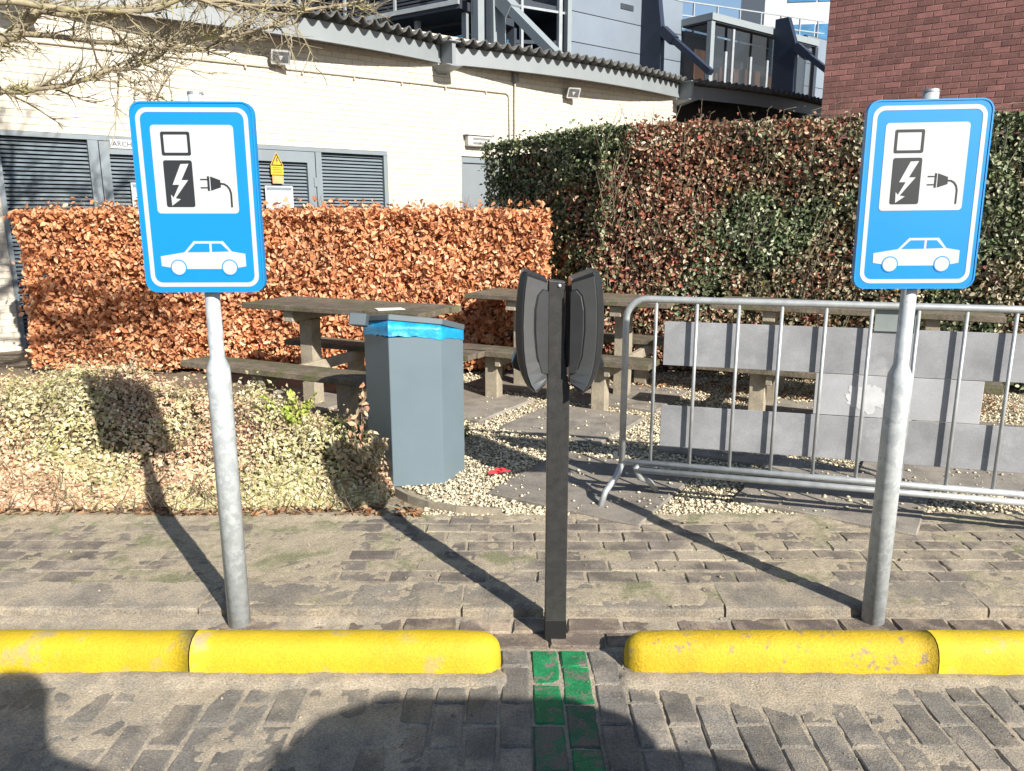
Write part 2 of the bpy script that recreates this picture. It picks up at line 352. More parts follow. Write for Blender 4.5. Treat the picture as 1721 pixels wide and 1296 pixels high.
# ------------------------------------------------------------------ yellow parking stops
def stop(x0, x1, round0, round1, label, mat):
    prof = []
    for k in range(11):                            # y across, z up : a low rounded hump, steeper at the road side
        a = math.pi*k/10; prof.append((-math.copysign(abs(math.cos(a))**.8, math.cos(a))*.072, .112*math.sin(a)**.72))
    prof = [(-.073, -.02)]+prof+[(.073, -.02)]
    st = []; N = 14
    for k in range(N+1): st.append((x0+(x1-x0)*k/N, 1.0))
    if round0: st = [(x0+.085*(1-math.cos(a)), max(.02, math.sin(a))) for a in [R(q) for q in (0, 10, 22, 36, 52, 70)]]+[q for q in st if q[0] > x0+.085]
    if round1: st = [q for q in st if q[0] < x1-.085]+[(x1-.085*(1-math.cos(a)), max(.02, math.sin(a))) for a in [R(q) for q in (70, 52, 36, 22, 10, 0)]]
    bb = B(); q = len(prof); rr = random.Random(int(x0*100))
    for x, s in st:
        for y, z in prof:
            d = fbm(x*3, y*3, z*3, 2)*.0022
            bb.v.append((x, 2.380+y*s+d, max(-.02, z*(s**.45))+d if z > 0 else z))
    bb.f += [(a*q+b_, a*q+b_+1, (a+1)*q+b_+1, (a+1)*q+b_) for a in range(len(st)-1) for b_ in range(q-1)]
    bb.f += [tuple(range(q)), tuple((len(st)-1)*q+k for k in range(q))[::-1]]
    return tag(bb.build('parking_stop', mat, smooth=True), label, 'parking stop', 'yellow stops along the kerb')
stop(-2.11, -1.077, 0, 0, 'yellow concrete stop at the far left edge of the photo', 'yellow_paint')
stop(-1.073, -.038, 0, 1, 'smooth yellow concrete stop with rounded end just left of the charging post', 'yellow_paint')
stop(.383, 1.418, 1, 0, 'pitted yellow concrete stop with rounded end just right of the charging post', 'yellow_paint_dusty')
stop(1.422, 2.455, 0, 0, 'yellow concrete stop at the far right edge of the photo', 'yellow_paint')

# ------------------------------------------------------------------ charging signs
SW, SH = .392, .605
def sn(cx, cy):                                   # drawing coordinates to plate coordinates
    fy = (cy-74)/1184; l_ = 62+108*fy; r_ = 820+80*fy
    return ((cx-l_)/(r_-l_)-.5)*SW, (.5-fy)*SH
def rr_poly(x0, x1, z0, z1, rad, k=6):
    p = []
    for cx, cz, a0 in ((x1-rad, z1-rad, 0), (x0+rad, z1-rad, 90), (x0+rad, z0+rad, 180), (x1-rad, z0+rad, 270)):
        p += [(cx+rad*math.cos(R(a0+90*i/k)), cz+rad*math.sin(R(a0+90*i/k))) for i in range(k+1)]
    return p
def ring(bb, outer, inner, y0, y1):
    n = len(outer); v = [(x, y0, z) for x, z in outer]+[(x, y0, z) for x, z in inner]+[(x, y1, z) for x, z in outer]+[(x, y1, z) for x, z in inner]
    f = []
    for i in range(n):
        j = (i+1) % n; f += [(i, j, n+j, n+i), (i, 2*n+i, 2*n+j, j), (n+i, n+j, 3*n+j, 3*n+i)]
    bb.add(v, f)
def circ(c, rad, k=24): return [(c[0]+rad*math.cos(2*math.pi*i/k), c[1]+rad*math.sin(2*math.pi*i/k)) for i in range(k)]
def make_sign(label, polelabel, loc, zc, rz, lean, neck, off):
    t = thing('charging_sign', label, 'road sign', loc, 0, 'charging bay signs')
    pole = B().tube([(0,0,-.1), (0,0,neck-.02), (0,0,neck), (0,0,neck+.035), (0,0,zc+.33)], [.0405, .0405, .039, .0255, .0245], 20).build('pole', 'galvanised', t, smooth=True)
    B().tube([(0,0,zc+.33), (0,0,zc+.338)], [.0262, .024], 20).build('pole_cap', 'sign_back', pole, smooth=False)
    for dz in (-.2, .2): B().box(-.06, .06, -.036, .03, zc+dz-.02, zc+dz+.02).build('clamp', 'sign_back', t)
    pl = bpy.data.objects.new('plate', B().prism(rr_poly(-SW/2+.004, SW/2-.004, -SH/2+.004, SH/2-.004, .034), -.004, .0).mesh('plate', 'sign_blue')); C.objects.link(pl)
    pl.parent = t; pl.location = (off, -.043, zc); pl.rotation_euler = (0, lean, rz)
    bb = B(); ring(bb, rr_poly(-SW/2, SW/2, -SH/2, SH/2, .038), rr_poly(-SW/2+.005, SW/2-.005, -SH/2+.005, SH/2-.005, .033), -.0065, .02); bb.build('rim', 'sign_rim', pl)
    bb = B(); ring(bb, rr_poly(-.178, .178, -.284, .284, .036), rr_poly(-.164, .164, -.270, .270, .024), -.0052, -.0041); bb.build('white_border', 'sign_white', pl)
    x0, z1 = -.344*SW, (.5-.118)*SH; x1, z0 = .328*SW, (.5-.575)*SH
    B().prism(rr_poly(x0, x1, z0, z1, .012), -.0052, -.0041).build('white_panel', 'sign_white', pl)
    y = (-.0060, -.0051)
    bb = B(); a0, a1 = (.235-.5)*SW, (.472-.5)*SW; c1, c0 = (.5-.152)*SH, (.5-.274)*SH
    ring(bb, rr_poly(a0, a1, c0, c1, .006), rr_poly(a0+.009, a1-.009, c0+.009, c1-.009, .003), *y); bb.build('screen_symbol', 'sign_black', pl)
    B().prism(rr_poly((.238-.5)*SW, (.472-.5)*SW, (.5-.541)*SH, (.5-.298)*SH, .007), *y).build('charge_point_symbol', 'sign_black', pl)
    bolt = [(380,450),(430,448),(386,548),(427,548),(350,660),(382,666),(330,706),(322,638),(338,656),(372,577),(332,577)]
    B().prism([sn(*q) for q in bolt], -.0069, -.0061).build('bolt_symbol', 'sign_white', pl)
    bb = B()
    for q in ([(500,540),(546,540),(546,548),(500,548)], [(503,591),(549,591),(549,599),(503,599)], [(541,523),(554,525),(560,614),(547,614)], [(560,525),(622,548),(627,592),(567,613)]): bb.prism([sn(*k) for k in q], *y)
    cab = [(622,570),(645,572),(665,584),(680,603),(689,630),(692,670),(695,716)]
    L = []; Rr = []
    for i, (a, c) in enumerate(cab):
        p, q = cab[max(i-1, 0)], cab[min(i+1, len(cab)-1)]; dx, dy = q[0]-p[0], q[1]-p[1]; dl = math.hypot(dx, dy); L.append((a-dy/dl*5.5, c+dx/dl*5.5)); Rr.append((a+dy/dl*5.5, c-dx/dl*5.5))
    bb.prism([sn(*k) for k in L+Rr[::-1]], *y); bb.build('plug_symbol', 'sign_black', pl)
    y = (-.0052, -.0041)
    body = [(255,1025),(400,1000),(457,929),(637,929),(692,995),(775,1010),(781,1090),(735,1099),(640,1107),(412,1107),(320,1098),(262,1088)]
    car = B().prism([sn(*q) for q in body], *y).build('car_symbol', 'sign_white', pl)
    for q in ([(420,999),(468,944),(553,944),(556,998)], [(571,997),(568,944),(624,944),(676,994)]): B().prism([sn(*k) for k in q], -.0058, -.0051).build('car_window_symbol', 'sign_blue', pl)
    for c in ((367,1098), (681,1098)):
        cc = sn(*c); B().prism(circ(cc, .0268), -.0058, -.0051).build('wheel_arch_symbol', 'sign_blue', pl)
        B().prism(circ(cc, .0232), -.0064, -.0057).build('wheel_symbol', 'sign_white', pl)
    return t
make_sign('blue and white electric charging sign on galvanised pole, left of the charging post', '', (-1.022, 2.64, -.02), 1.567, R(1.5), 0, 1.0, 0)
make_sign('blue and white electric charging sign on galvanised pole in front of the crowd barrier', '', (1.362, 2.66, -.02), 1.577, R(-4), R(-.6), .97, -.016)

# ------------------------------------------------------------------ charging post
t = thing('charging_post', 'black double charging post with two curved chargers between the yellow stops', 'charging post', (.156, 2.56, 0))
post = B().prism([(-.037, -.05), (.038, -.05), (.038, .935), (.030, .95), (.020, 1.05), (.0165, 1.15), (.0165, 1.285), (-.037, 1.29)], -.03, .03).build('post', 'post_paint', t, bevel=.003, seg=2)
B().tube([(-.001, -.030, 1.272), (-.001, -.0325, 1.272), (-.001, -.036, 1.272)], [.0065, .006, .003], 10).build('bolt', 'galvanised', post, smooth=True)
B().box(-.0385, .0395, -.0315, .0315, -.02, .075).build('base_sleeve', 'black', t, bevel=.002)
lev = [(.928, .040), (.938, .055), (.958, .072), (.99, .086), (1.03, .0965), (1.08, .103), (1.15, .106), (1.22, .103), (1.27, .0975), (1.31, .090), (1.324, .083)]
for s in (-1, 1):
    X0 = .041 if s < 0 else .036; h = B(); nl = len(lev); RF = .78
    def ring5(z, o_, i):
        zi = z-.032*max(0, (z-1.2)/.126)+.022*max(0, (1.0-z)/.07)
        return [((X0)*s, -.056, zi), ((X0+o_*RF)*s, -.108, z), ((X0+o_)*s, -.086, z), ((X0+o_*.94)*s, .10, z), (X0*s, .10, zi)]
    rings = [ring5(z, o_, i) for i, (z, o_) in enumerate(lev)]
    for q in rings: h.v += q
    for i in range(nl-1):
        for k in range(5):
            f_ = (i*5+k, i*5+(k+1) % 5, (i+1)*5+(k+1) % 5, (i+1)*5+k); h.f.append(f_ if s > 0 else f_[::-1])
    h.f += [tuple(range(5))[::-1 if s > 0 else 1], tuple((nl-1)*5+k for k in range(5))[::1 if s > 0 else -1]]
    h = h.build('housing', 'charger_dark', t, bevel=.006, seg=3)
    bd = B()
    for q in rings[1:-1]:
        a, b_ = Vector(q[0]), Vector(q[1]); dn = Vector(((a-b_).y, -(a-b_).x, 0)).normalized(); dn = dn if dn.y < 0 else -dn
        p0, p1 = a.lerp(b_, .04), a.lerp(b_, .97); bd.v += [tuple(p0+dn*.0012), tuple(p1+dn*.0012), tuple(p1+dn*.004), tuple(p0+dn*.004)]
    for i in range(len(rings)-3):
        for k in range(4):
            f_ = (i*4+k, i*4+(k+1) % 4, (i+1)*4+(k+1) % 4, (i+1)*4+k); bd.f.append(f_ if s < 0 else f_[::-1])
    bd.build('band', 'charger_band', h)
    def facet(poly, d0, d1, name, mt, bev=0):
        vs = []; dn = Vector((-.55*s, -.835, 0)).normalized()
        for d in (d0, d1):
            for a, z in poly:
                p = Vector(((X0+a)*s, -.056-a*.052/.0795, z))+dn*d; vs.append(tuple(p))
        n_ = len(poly); fs = [tuple(range(n_)), tuple(range(2*n_-1, n_-1, -1))]+[(i, i+n_, (i+1) % n_+n_, (i+1) % n_) for i in range(n_)]
        return B().add(vs, fs).build(name, mt, h, bevel=bev)
    pan = [(.001, .985), (.001, 1.255), (.018, 1.262), (.034, 1.243), (.042, 1.20), (.043, 1.13), (.037, 1.05), (.021, .99)]
    gap = [(a*1.07+.0005, 1.12+(b_-1.12)*1.03) for a, b_ in pan]
    facet(gap, .0035, .0052, 'seam', 'black'); facet(pan, .004, .0095, 'side_panel', 'charger_panel', .0015)
    out = [(.085, .985), (.090, 1.085), (.104, 1.05), (.117, 1.015), (.113, 1.0)]
    B().prism([((X0+a)*s, b_) for a, b_ in out], -.035, .06).build('plug_holder', 'charger_dark', h, bevel=.005, seg=2)
    B().box(*sorted(((X0-.003)*s, (X0-.014)*s)), -.02, .04, 1.0, 1.27).build('mounting_plate', 'black', t)

# ------------------------------------------------------------------ litter bin
hs = .277; a0 = R(8); p = Vector((-.655, 4.05)); hexp = [p.copy()]
for k in range(5): p = p+Vector((math.cos(a0+k*R(60)), math.sin(a0+k*R(60))))*hs; hexp.append(p.copy())
ctr = sum(hexp, Vector((0, 0)))/6
t = thing('litter_bin', 'blue-grey hexagonal steel litter bin with blue bag beside the low shrubs', 'litter bin', (ctr.x, ctr.y, KZ-.01))
hx = [(q-ctr) for q in hexp]
for k in range(6):
    a, b_ = hx[k], hx[(k+1) % 6]; dr = (b_-a).normalized(); nn = Vector((dr.y, -dr.x)); pts = [a, b_, b_-nn*.012, a-nn*.012]
    B().slabz([(q.x*.997, q.y*.997) for q in pts], 0, .832).build('side_panel', 'bin_steel', t, bevel=.002)
B().slabz([(q.x*.96, q.y*.96) for q in hx], .02, .5).build('liner', 'void', t)
bb = B()                                             # bag folded over the rim, hanging lower at the right
nz_ = 10; rb_ = random.Random(4)
for k in range(6*nz_+1):
    i = (k//nz_) % 6; q = hx[i].lerp(hx[(i+1) % 6], (k % nz_)/nz_); kk = k/nz_
    low = np.interp(kk, [0, .25, .5, .75, 1.0, 1.5, 2, 3, 5, 5.6, 6], [.842, .840, .836, .825, .815, .805, .775, .80, .815, .835, .842])+rb_.uniform(-.004, .004)
    w1 = 1.010+rb_.uniform(0, .006); bb.v += [(q.x*w1, q.y*w1, low), (q.x*1.009, q.y*1.009, .841), (q.x*(1.0+rb_.uniform(0, .012)), q.y*1.004, .848-.10*q.y), (q.x*.99, q.y*.99, .858-.225*q.y-.078*q.x), (q.x*.85, q.y*.85, .82-.225*q.y-.078*q.x)]
bb.f += [(k*5+j, (k+1)*5+j, (k+1)*5+j+1, k*5+j+1) for k in range(6*nz_) for j in range(4)]
bb.build('bin_bag', 'bag_blue', t, smooth=True)
lid = B().slabz([(q.x*1.03, q.y*1.03) for q in hx], 0, .032).build('lid', 'bin_lid', t, bevel=.003)
lid.location = (0, 0, .860); lid.rotation_euler = (R(-13), R(4.5), 0)
lt = B().box(-.325, -.235, -.20, -.10, -.035, .030).build('lid_latch', 'bin_lid', lid, bevel=.004)
for q in hx[:3]: B().box(q.x*.8-.03, q.x*.8+.03, q.y*.8-.03, q.y*.8+.03, -.03, .02).build('foot', 'black', t)

# ------------------------------------------------------------------ crowd barrier with grey boards
P0, P1 = Vector((.568, 3.82)), Vector((2.33, 3.33)); dv = (P1-P0).normalized(); bl = 2.4
t = thing('crowd_barrier', 'galvanised crowd barrier with grey boards standing on the gravel', 'crowd barrier', (P0.x, P0.y, KZ-.01), math.atan2(dv.y, dv.x))
zt, zb = 1.065, .225; rc = .1
arc = [(rc*(1-math.cos(R(a))), 0, zt-rc+rc*math.sin(R(a))) for a in (0, 15, 30, 45, 60, 75, 90)]
arc2 = [(bl-q[0], 0, q[2]) for q in arc[::-1]]
B().tube([(0, 0, zb-.02)]+arc+arc2+[(bl, 0, zb-.02)], .0168, 12).build('frame_tube', 'galv_tube', t, smooth=True)
B().tube([(0, 0, zb), (bl, 0, zb)], .0165, 10).build('bottom_rail', 'galv_tube', t, smooth=True)
B().tube([(.07, -.035, zb-.028), (bl-.07, -.035, zb-.028)], .0155, 10).build('lower_rail', 'galv_tube', t, smooth=True)
barm = B().tube([(0, 0, zb), (0, 0, zt)], .0086, 8).mesh('bar', 'galv_tube', True)
bx = [.145+.1945*k for k in range(12)]
for x in bx: put('bar', barm, t, (x, 0, 0))
inv = lambda x, y: ((Vector((x, y))-P0).dot(dv), (Vector((x, y))-P0).dot(Vector((-dv.y, dv.x))))
for e_ in (0, 1):
    for (fx, fy) in ((-.085, -.13), (.175, .155)):
        X = (lambda q: q) if not e_ else (lambda q: bl-q)
        s0 = 0 if fx < 0 else .075; y0 = 0 if fx < 0 else -.035
        B().tube([(X(s0), y0, zb-.01), (X(s0+.02*(1 if fx > 0 else -1)), y0+fy*.15, zb-.075), (X(fx*.8), fy*.72, .085), (X(fx), fy, .012)], [.0165, .0165, .016, .016], 10).build('foot', 'galv_tube', t, smooth=True)
def board(name, x0, x1, z0, z1, mat):
    o = B().box(x0, x1, .030, .036, z0, z1).build(name, mat, t, bevel=.0015); return o
board('board', .185, bl-.12, .735, .955, 'panel_grey'); board('board', .185, bl-.12, .315, .53, 'panel_grey')
mid = board('board', .905, 1.62, .533, .732, 'panel_pale')
board('small_plate', 1.135, 1.315, .945, 1.045, 'panel_green').location.y = -.012
rs = B(); rq = random.Random(9); cpx, cpz = [], []
for k in range(60):
    a = k*2*math.pi/60; q_ = 1+.45*mnoise.noise(Vector((math.cos(a)*2.2, math.sin(a)*2.2, 7)))+.28*mnoise.noise(Vector((math.cos(a)*7, math.sin(a)*7, 2)))
    cpx.append(1.135+.085*math.cos(a)*q_); cpz.append(.625+.062*math.sin(a)*q_)
rs.prism(list(zip(cpx, cpz)), .0285, .0296); rs.build('sticker_residue', 'residue', mid)
tg = B().box(-.045, -.02, -.012, .012, .235, .275).build('joint_clip', 'galv_tube', t)

# ------------------------------------------------------------------ picnic tables
TA = math.atan2(-.436, .9)
def make_table(label, loc, L, s0=0):
    t = thing('picnic_table', label, 'picnic table', (*loc, KZ-.005), TA, 'picnic tables on the gravel')
    rr = random.Random(int(loc[0]*50)); W = .58; zt = .81
    for k in range(4):
        e0, e1 = rr.uniform(-.012, .012), rr.uniform(-.012, .012)
        B().box(e0, L+e1, k*W/4+.004, (k+1)*W/4-.004, zt-.042+rr.uniform(-.003, .003), zt).build('tabletop_plank', 'wood_top', t, bevel=.004)
    for (y0, y1) in ((-.40, -.12), (W+.12, W+.40)):
        for k in range(2):
            a = y0+(y1-y0)*k/2; e0, e1 = rr.uniform(-.015, .015), rr.uniform(-.015, .015)
            B().box(s0+e0, L+e1, a+.003, a+(y1-y0)/2-.003, .365, .41).build('seat_plank', 'wood_top', t, bevel=.004)
    for x in (.42, L-.42):
        B().box(x-.06, x+.06, W/2-.055, W/2+.055, 0, zt-.13).build('table_post', 'wood_post', t, bevel=.004)
        be = B().prism([(0, 0), (W-.1, 0), (W-.1, .06), (0, .06)], -.045, .045)
        o = B().box(x-.045, x+.045, .05, W-.05, zt-.128, zt-.045).build('bearer', 'wood_post', t, bevel=.004)
        B().box(x+.062, x+.105, -.36, W+.36, .285, .362).build('cross_beam', 'wood_post', t, bevel=.004)
        for y in (-.26, W+.26):
            B().box(x-.052, x+.058, y-.05, y+.05, 0, .362).build('seat_post', 'wood_post', t, bevel=.004)
    return t
make_table('weathered picnic table behind the litter bin and low shrubs', (-2.07, 5.87), 1.60, -.22)
make_table('weathered picnic table behind the charging post where the two hedges meet', (-.415, 6.56), 1.75)
make_table('weathered picnic table behind the crowd barrier beside the evergreen hedge', (1.51, 5.87), 1.92)
o = put('paper_napkin', B().slabz([(-.09, -.06), (.1, -.05), (.085, .05), (-.1, .06)], 0, .004).mesh('paper_napkin', 'paper'), None, (-.86, 5.44, KZ+.807), (0, 0, .3))
tag(o, 'pale paper napkin on the picnic table behind the litter bin', 'napkin')
bb = B()
for k in range(7):
    a = k*.9; x, y = .05*math.cos(a)*(.5+.1*k), .03*math.sin(a*1.7); bb.add([(x-.03, y, .004), (x+.02, y-.015, .012+.006*(k % 3)), (x+.035, y+.012, .006), (x-.01, y+.02, .018)], [(0, 1, 2, 3)])
o = bb.build('wrapper', 'red_litter'); o.location = (-.07, 4.22, KZ+.012); tag(o, 'crumpled red wrapper lying on the gravel by the slab', 'litter')

# ------------------------------------------------------------------ leaf clouds
def leaves(name, P, N, size, col, mat, elong=1.5, droop=.3, big=True, parent=None):
    n = len(P); N = N/np.linalg.norm(N, axis=1, keepdims=True)
    d = RNG.normal(size=(n, 3)); d[:, 2] -= droop; d -= N*(d*N).sum(1, keepdims=True); d /= np.linalg.norm(d, axis=1, keepdims=True)
    s = np.cross(N, d); L = size[:, None]*elong; Wd = size[:, None]
    f = N*size[:, None]*.34*RNG.uniform(-.4, 1.4, (n, 1))
    if big:
        V = np.stack([P-d*L*.5, P-d*L*.18+s*Wd*.40+f, P+d*L*.18+s*Wd*.36+f, P+d*L*.5-N*size[:, None]*RNG.uniform(-.1, .5, (n, 1)), P+d*L*.18-s*Wd*.36+f, P-d*L*.18-s*Wd*.40+f], 1)
        F = np.array([(0,1,2,3),(0,3,4,5)]); k = 6
    else:
        V = np.stack([P-d*L*.5, P+s*Wd*.45+f, P+d*L*.5, P-s*Wd*.45+f], 1); F = np.array([(0,1,2),(0,2,3)]); k = 4
    F = (F[None]+(np.arange(n)*k)[:, None, None]).reshape(-1, F.shape[1])
    o = raw(name, V.reshape(-1, 3), F, mat, np.repeat(np.clip(col, 0, 1), k, 0)); o['kind'] = 'stuff'
    if parent: o.parent = parent
    return o
def np_noise(P, s, off=0): return np.array([mnoise.noise(Vector((p[0]*s+off, p[1]*s, p[2]*s))) for p in P])
def leaf_parts(parent, P, N, size, cols, mat, elong, count, base):
    """single leaves nearest the viewer: one object each, shared meshes in a few tints"""
    ms = []
    for i in range(8):
        c = cols[RNG.integers(0, len(cols))]
        me = bpy.data.meshes.new('leaf'); w_ = .38; e = elong/2
        v = [(-e,0,0),(-e*.4,-w_,.1),(e*.35,-w_*.9,.08),(e,0,-.1),(e*.35,w_*.9,.08),(-e*.4,w_,.1)]
        me.from_pydata(v, [], [(0,1,2,3),(0,3,4,5)]); me.materials.append(MATS[mat])
        a = me.color_attributes.new('Col', 'FLOAT_COLOR', 'POINT'); a.data.foreach_set('color', np.tile(np.append(c, 1), 6).astype(np.float32))
        ms.append(me)
    for i in range(count):
        q = Vector(N[i]).normalized().to_track_quat('Z', 'Y').to_euler()
        o = put('leaf', ms[i % 8], parent, tuple(Vector(P[i])-Vector(base)), q); o.rotation_euler.rotate_axis('Z', random.uniform(0, 6.28)); sz = size[i]; o.scale = (sz, sz, sz)
def hedge_samples(poly_edges, z0, z1, thick, dens, rough, topdens=1.0):
    """points on the vertical faces given as (ax,ay,bx,by) with outward normals to the right of travel, plus the top"""
    P = []; Nn = []
    for (ax, ay, bx_, by) in poly_edges:
        L = math.hypot(bx_-ax, by-ay); n = int(L*(z1-z0)*dens); s = RNG.uniform(0, 1, n); z = RNG.uniform(z0, z1, n)
        nx, ny = (by-ay)/L, -(bx_-ax)/L; dep = -np.abs(RNG.normal(0, .055, n))
        pts = np.stack([ax+(bx_-ax)*s, ay+(by-ay)*s, z], 1)
        bul = np_noise(pts, 1.6)*rough+np_noise(pts, 5, 3)*rough*.5+dep
        bul += (RNG.uniform(0, 1, n) < .05)*RNG.uniform(0, .11, n)
        pts[:, 0] += nx*bul; pts[:, 1] += ny*bul
        P.append(pts); Nn.append(np.tile((nx, ny, .25), (n, 1)))
    return np.concatenate(P), np.concatenate(Nn)
def top_samples(quad, z1, dens, rough):
    (a, b_, c, d_) = [np.array(q) for q in quad]; area = np.linalg.norm(np.cross(np.append(b_-a, 0), np.append(d_-a, 0)))
    n = int(area*dens); u, v = RNG.uniform(0, 1, (n, 1)), RNG.uniform(0, 1, (n, 1))
    xy = a*(1-u)*(1-v)+b_*u*(1-v)+c*u*v+d_*(1-u)*v; P = np.concatenate([xy, np.full((n, 1), z1)], 1)
    P[:, 2] += np_noise(P, 1.4)*rough*.8+np_noise(P, 6, 3)*rough*.6-np.abs(RNG.normal(0, .04, n))+(RNG.uniform(0, 1, n) < .07)*RNG.uniform(0, .11, n)
    return P, np.tile((0, -.2, 1.), (n, 1))
def jitterN(N, a): return N+RNG.normal(0, a, N.shape)
def palette(n, cols, wts): return np.array(cols)[RNG.choice(len(cols), n, p=np.array(wts)/sum(wts))]

# beech hedge: russet dead leaves
t = thing('beech_hedge', 'clipped beech hedge with russet dry leaves behind the picnic tables', 'hedge', (-2.05, 7.5, 0))
HX0, HX1, HY0, HY1, HZ = -4.48, .34, 7.1, 7.85, 1.53
c = B().box(HX0+.16-(-2.05), HX1-.16+2.05, HY0+.14-7.5, HY1-.14-7.5, .06, HZ-.06); c.build('inner_core', 'beech_core', t)  # solid core, added to block light behind the leaves; russet like them
P, N = hedge_samples([(HX0, HY0, HX1, HY0), (HX1, HY0, HX1, HY1), (HX0, HY1, HX0, HY0)], .08, HZ, .75, 2500, .10)
P2, N2 = top_samples([(HX0, HY0), (HX1, HY0), (HX1, HY1), (HX0, HY1)], HZ, 1900, .06)
P, N = np.concatenate([P, P2]), jitterN(np.concatenate([N, N2]), .68)
cols = [(.66, .31, .15), (.71, .385, .215), (.58, .25, .115), (.45, .17, .075), (.74, .48, .30), (.33, .12, .055)]
col = palette(len(P), cols, [4, 4, 3, 1.4, 2, .6])*RNG.uniform(.85, 1.15, (len(P), 1)); col *= (1+.22*np_noise(P, 2.2, 9))[:, None]
size = RNG.uniform(.020, .050, len(P)); order = np.argsort(P[:, 1]-.15*np.abs(RNG.normal(size=len(P)))); fr = order[:300]; bk = order[300:]
bs = (-2.05, 7.5, 0)
leaves('foliage', P[bk]-np.array(bs), N[bk], size[bk], col[bk], 'beech_leaf', 1.45, .5, True, t)
leaf_parts(t, P[fr], N[fr], size[fr], np.array(cols), 'beech_leaf', 1.45, 300, bs)
bb = B()
for k in range(170):
    x, y = random.uniform(HX0, HX1), random.uniform(HY0, HY1); h = random.uniform(.04, .17); bb.tube([(x+2.05, y-7.5, HZ-.1), (x+2.05+random.uniform(-.03, .03), y-7.5, HZ+h*.5), (x+2.05+random.uniform(-.06, .06), y-7.5, HZ+h)], [.0025, .002, .001], 3, False)
bb.build('twigs', 'twig', t)['kind'] = 'stuff'

# evergreen hedge with reddish patches
Q0, Q1, Q2 = np.array((.80, 7.30)), np.array((5.2, 5.98)), np.array((-.32, 9.15)); hz = 2.28; bs = (2.6, 7.2, 0)
t = thing('evergreen_hedge', 'tall clipped ivy-like evergreen hedge with reddish brown patches behind the barrier', 'hedge', bs)
fd = (Q1-Q0)/np.linalg.norm(Q1-Q0); bk_ = np.array((-fd[1], fd[0])); sd_ = (Q2-Q0)/np.linalg.norm(Q2-Q0)
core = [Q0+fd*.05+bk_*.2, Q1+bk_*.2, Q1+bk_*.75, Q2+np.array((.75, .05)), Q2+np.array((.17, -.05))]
B().slabz([(q[0]-bs[0], q[1]-bs[1]) for q in core], .1, hz-.15).build('inner_core', 'hedge_core', t)  # solid dark core in place of inner twigs, added to block light
P, N = hedge_samples([(*Q0, *Q1), (*Q2, *Q0)], .08, hz, .7, 3100, .10)
P2, N2 = top_samples([Q0, Q1, Q1+bk_*.8, Q0+bk_*.8], hz, 1700, .07); P3, N3 = top_samples([Q2, Q0, Q0+np.array((.7, .6)), Q2+np.array((.8, .1))], hz, 1500, .07)
P, N = np.concatenate([P, P2, P3]), jitterN(np.concatenate([N, N2, N3]), .75)
g1 = palette(len(P), [(.08, .115, .05), (.13, .165, .075), (.21, .24, .13), (.04, .06, .03), (.42, .42, .28)], [4, 4, 3, 1.6, 2])  # pale cream entries here and below also paint gloss highlights on leaves
g2 = palette(len(P), [(.23, .085, .055), (.31, .15, .09), (.40, .26, .165), (.11, .05, .035), (.40, .09, .06), (.42, .36, .23), (.10, .11, .05)], [4, 4, 4, 2, .7, 2, 1.5])
g3 = palette(len(P), [(.14, .125, .065), (.25, .21, .125), (.08, .09, .04), (.44, .40, .27), (.45, .27, .04)], [4, 4, 3, 3, .15])
pn = np_noise(P, .9, 5)+.35*np_noise(P, 3.2, 8); px = P[:, 0]
isred = (pn+.85*np.exp(-((px-1.35)/.45)**2)+.10*(P[:, 2] > 1.75)*(px > 1.0)-.5*np.exp(-((px-.45)/.35)**2)+RNG.normal(0, .16, len(P))) > .29
isg = (pn < -.05) | (px < 1.0)
col = np.where(isred[:, None], g2, np.where(isg[:, None], g1, g3))*RNG.uniform(.8, 1.2, (len(P), 1))
size = RNG.uniform(.021, .043, len(P)); front = np.where((px > .6) & (px < 3.6) & (P[:, 2] < 2.2), (P[:, :2]-Q0)@(-bk_), -9)
order = np.argsort(-front); fr, bk = order[:300], order[300:]
leaves('foliage', P[bk]-np.array(bs), N[bk], size[bk], col[bk], 'ivy_leaf', 1.25, .5, True, t)
leaf_parts(t, P[fr], N[fr], size[fr], np.array([(.07, .10, .045), (.12, .15, .07), (.2, .085, .055), (.2, .17, .1), (.10, .11, .05)]), 'ivy_leaf', 1.25, 300, bs)
bb = B()
for k in range(420):
    s = random.uniform(0, 1)**1.2; q = Q0+(Q1-Q0)*s*.8; z = random.uniform(.1, hz-.1); a = random.uniform(-.5, .5); l_ = random.uniform(.12, .4)
    p = q-bk_*random.uniform(-.05, .03); bb.tube([(p[0]-bs[0], p[1]-bs[1], z), (p[0]-bs[0]+fd[0]*a*l_*.5, p[1]-bs[1]-.012, z+l_*.5), (p[0]-bs[0]+fd[0]*a*l_, p[1]-bs[1]-.005, z+l_)], [.004, .0035, .002], 3, False)
for k in range(60):
    s = random.uniform(0, 1); q = Q0+(Q1-Q0)*s+bk_*random.uniform(0, .6); h = random.uniform(.08, .22); bb.tube([(q[0]-bs[0], q[1]-bs[1], hz-.1), (q[0]-bs[0]+random.uniform(-.08, .08), q[1]-bs[1], hz+h*.6), (q[0]-bs[0]+random.uniform(-.15, .15), q[1]-bs[1], hz+h*.75)], [.003, .002, .001], 3, False)
bb.build('twigs', 'bark', t)['kind'] = 'stuff'

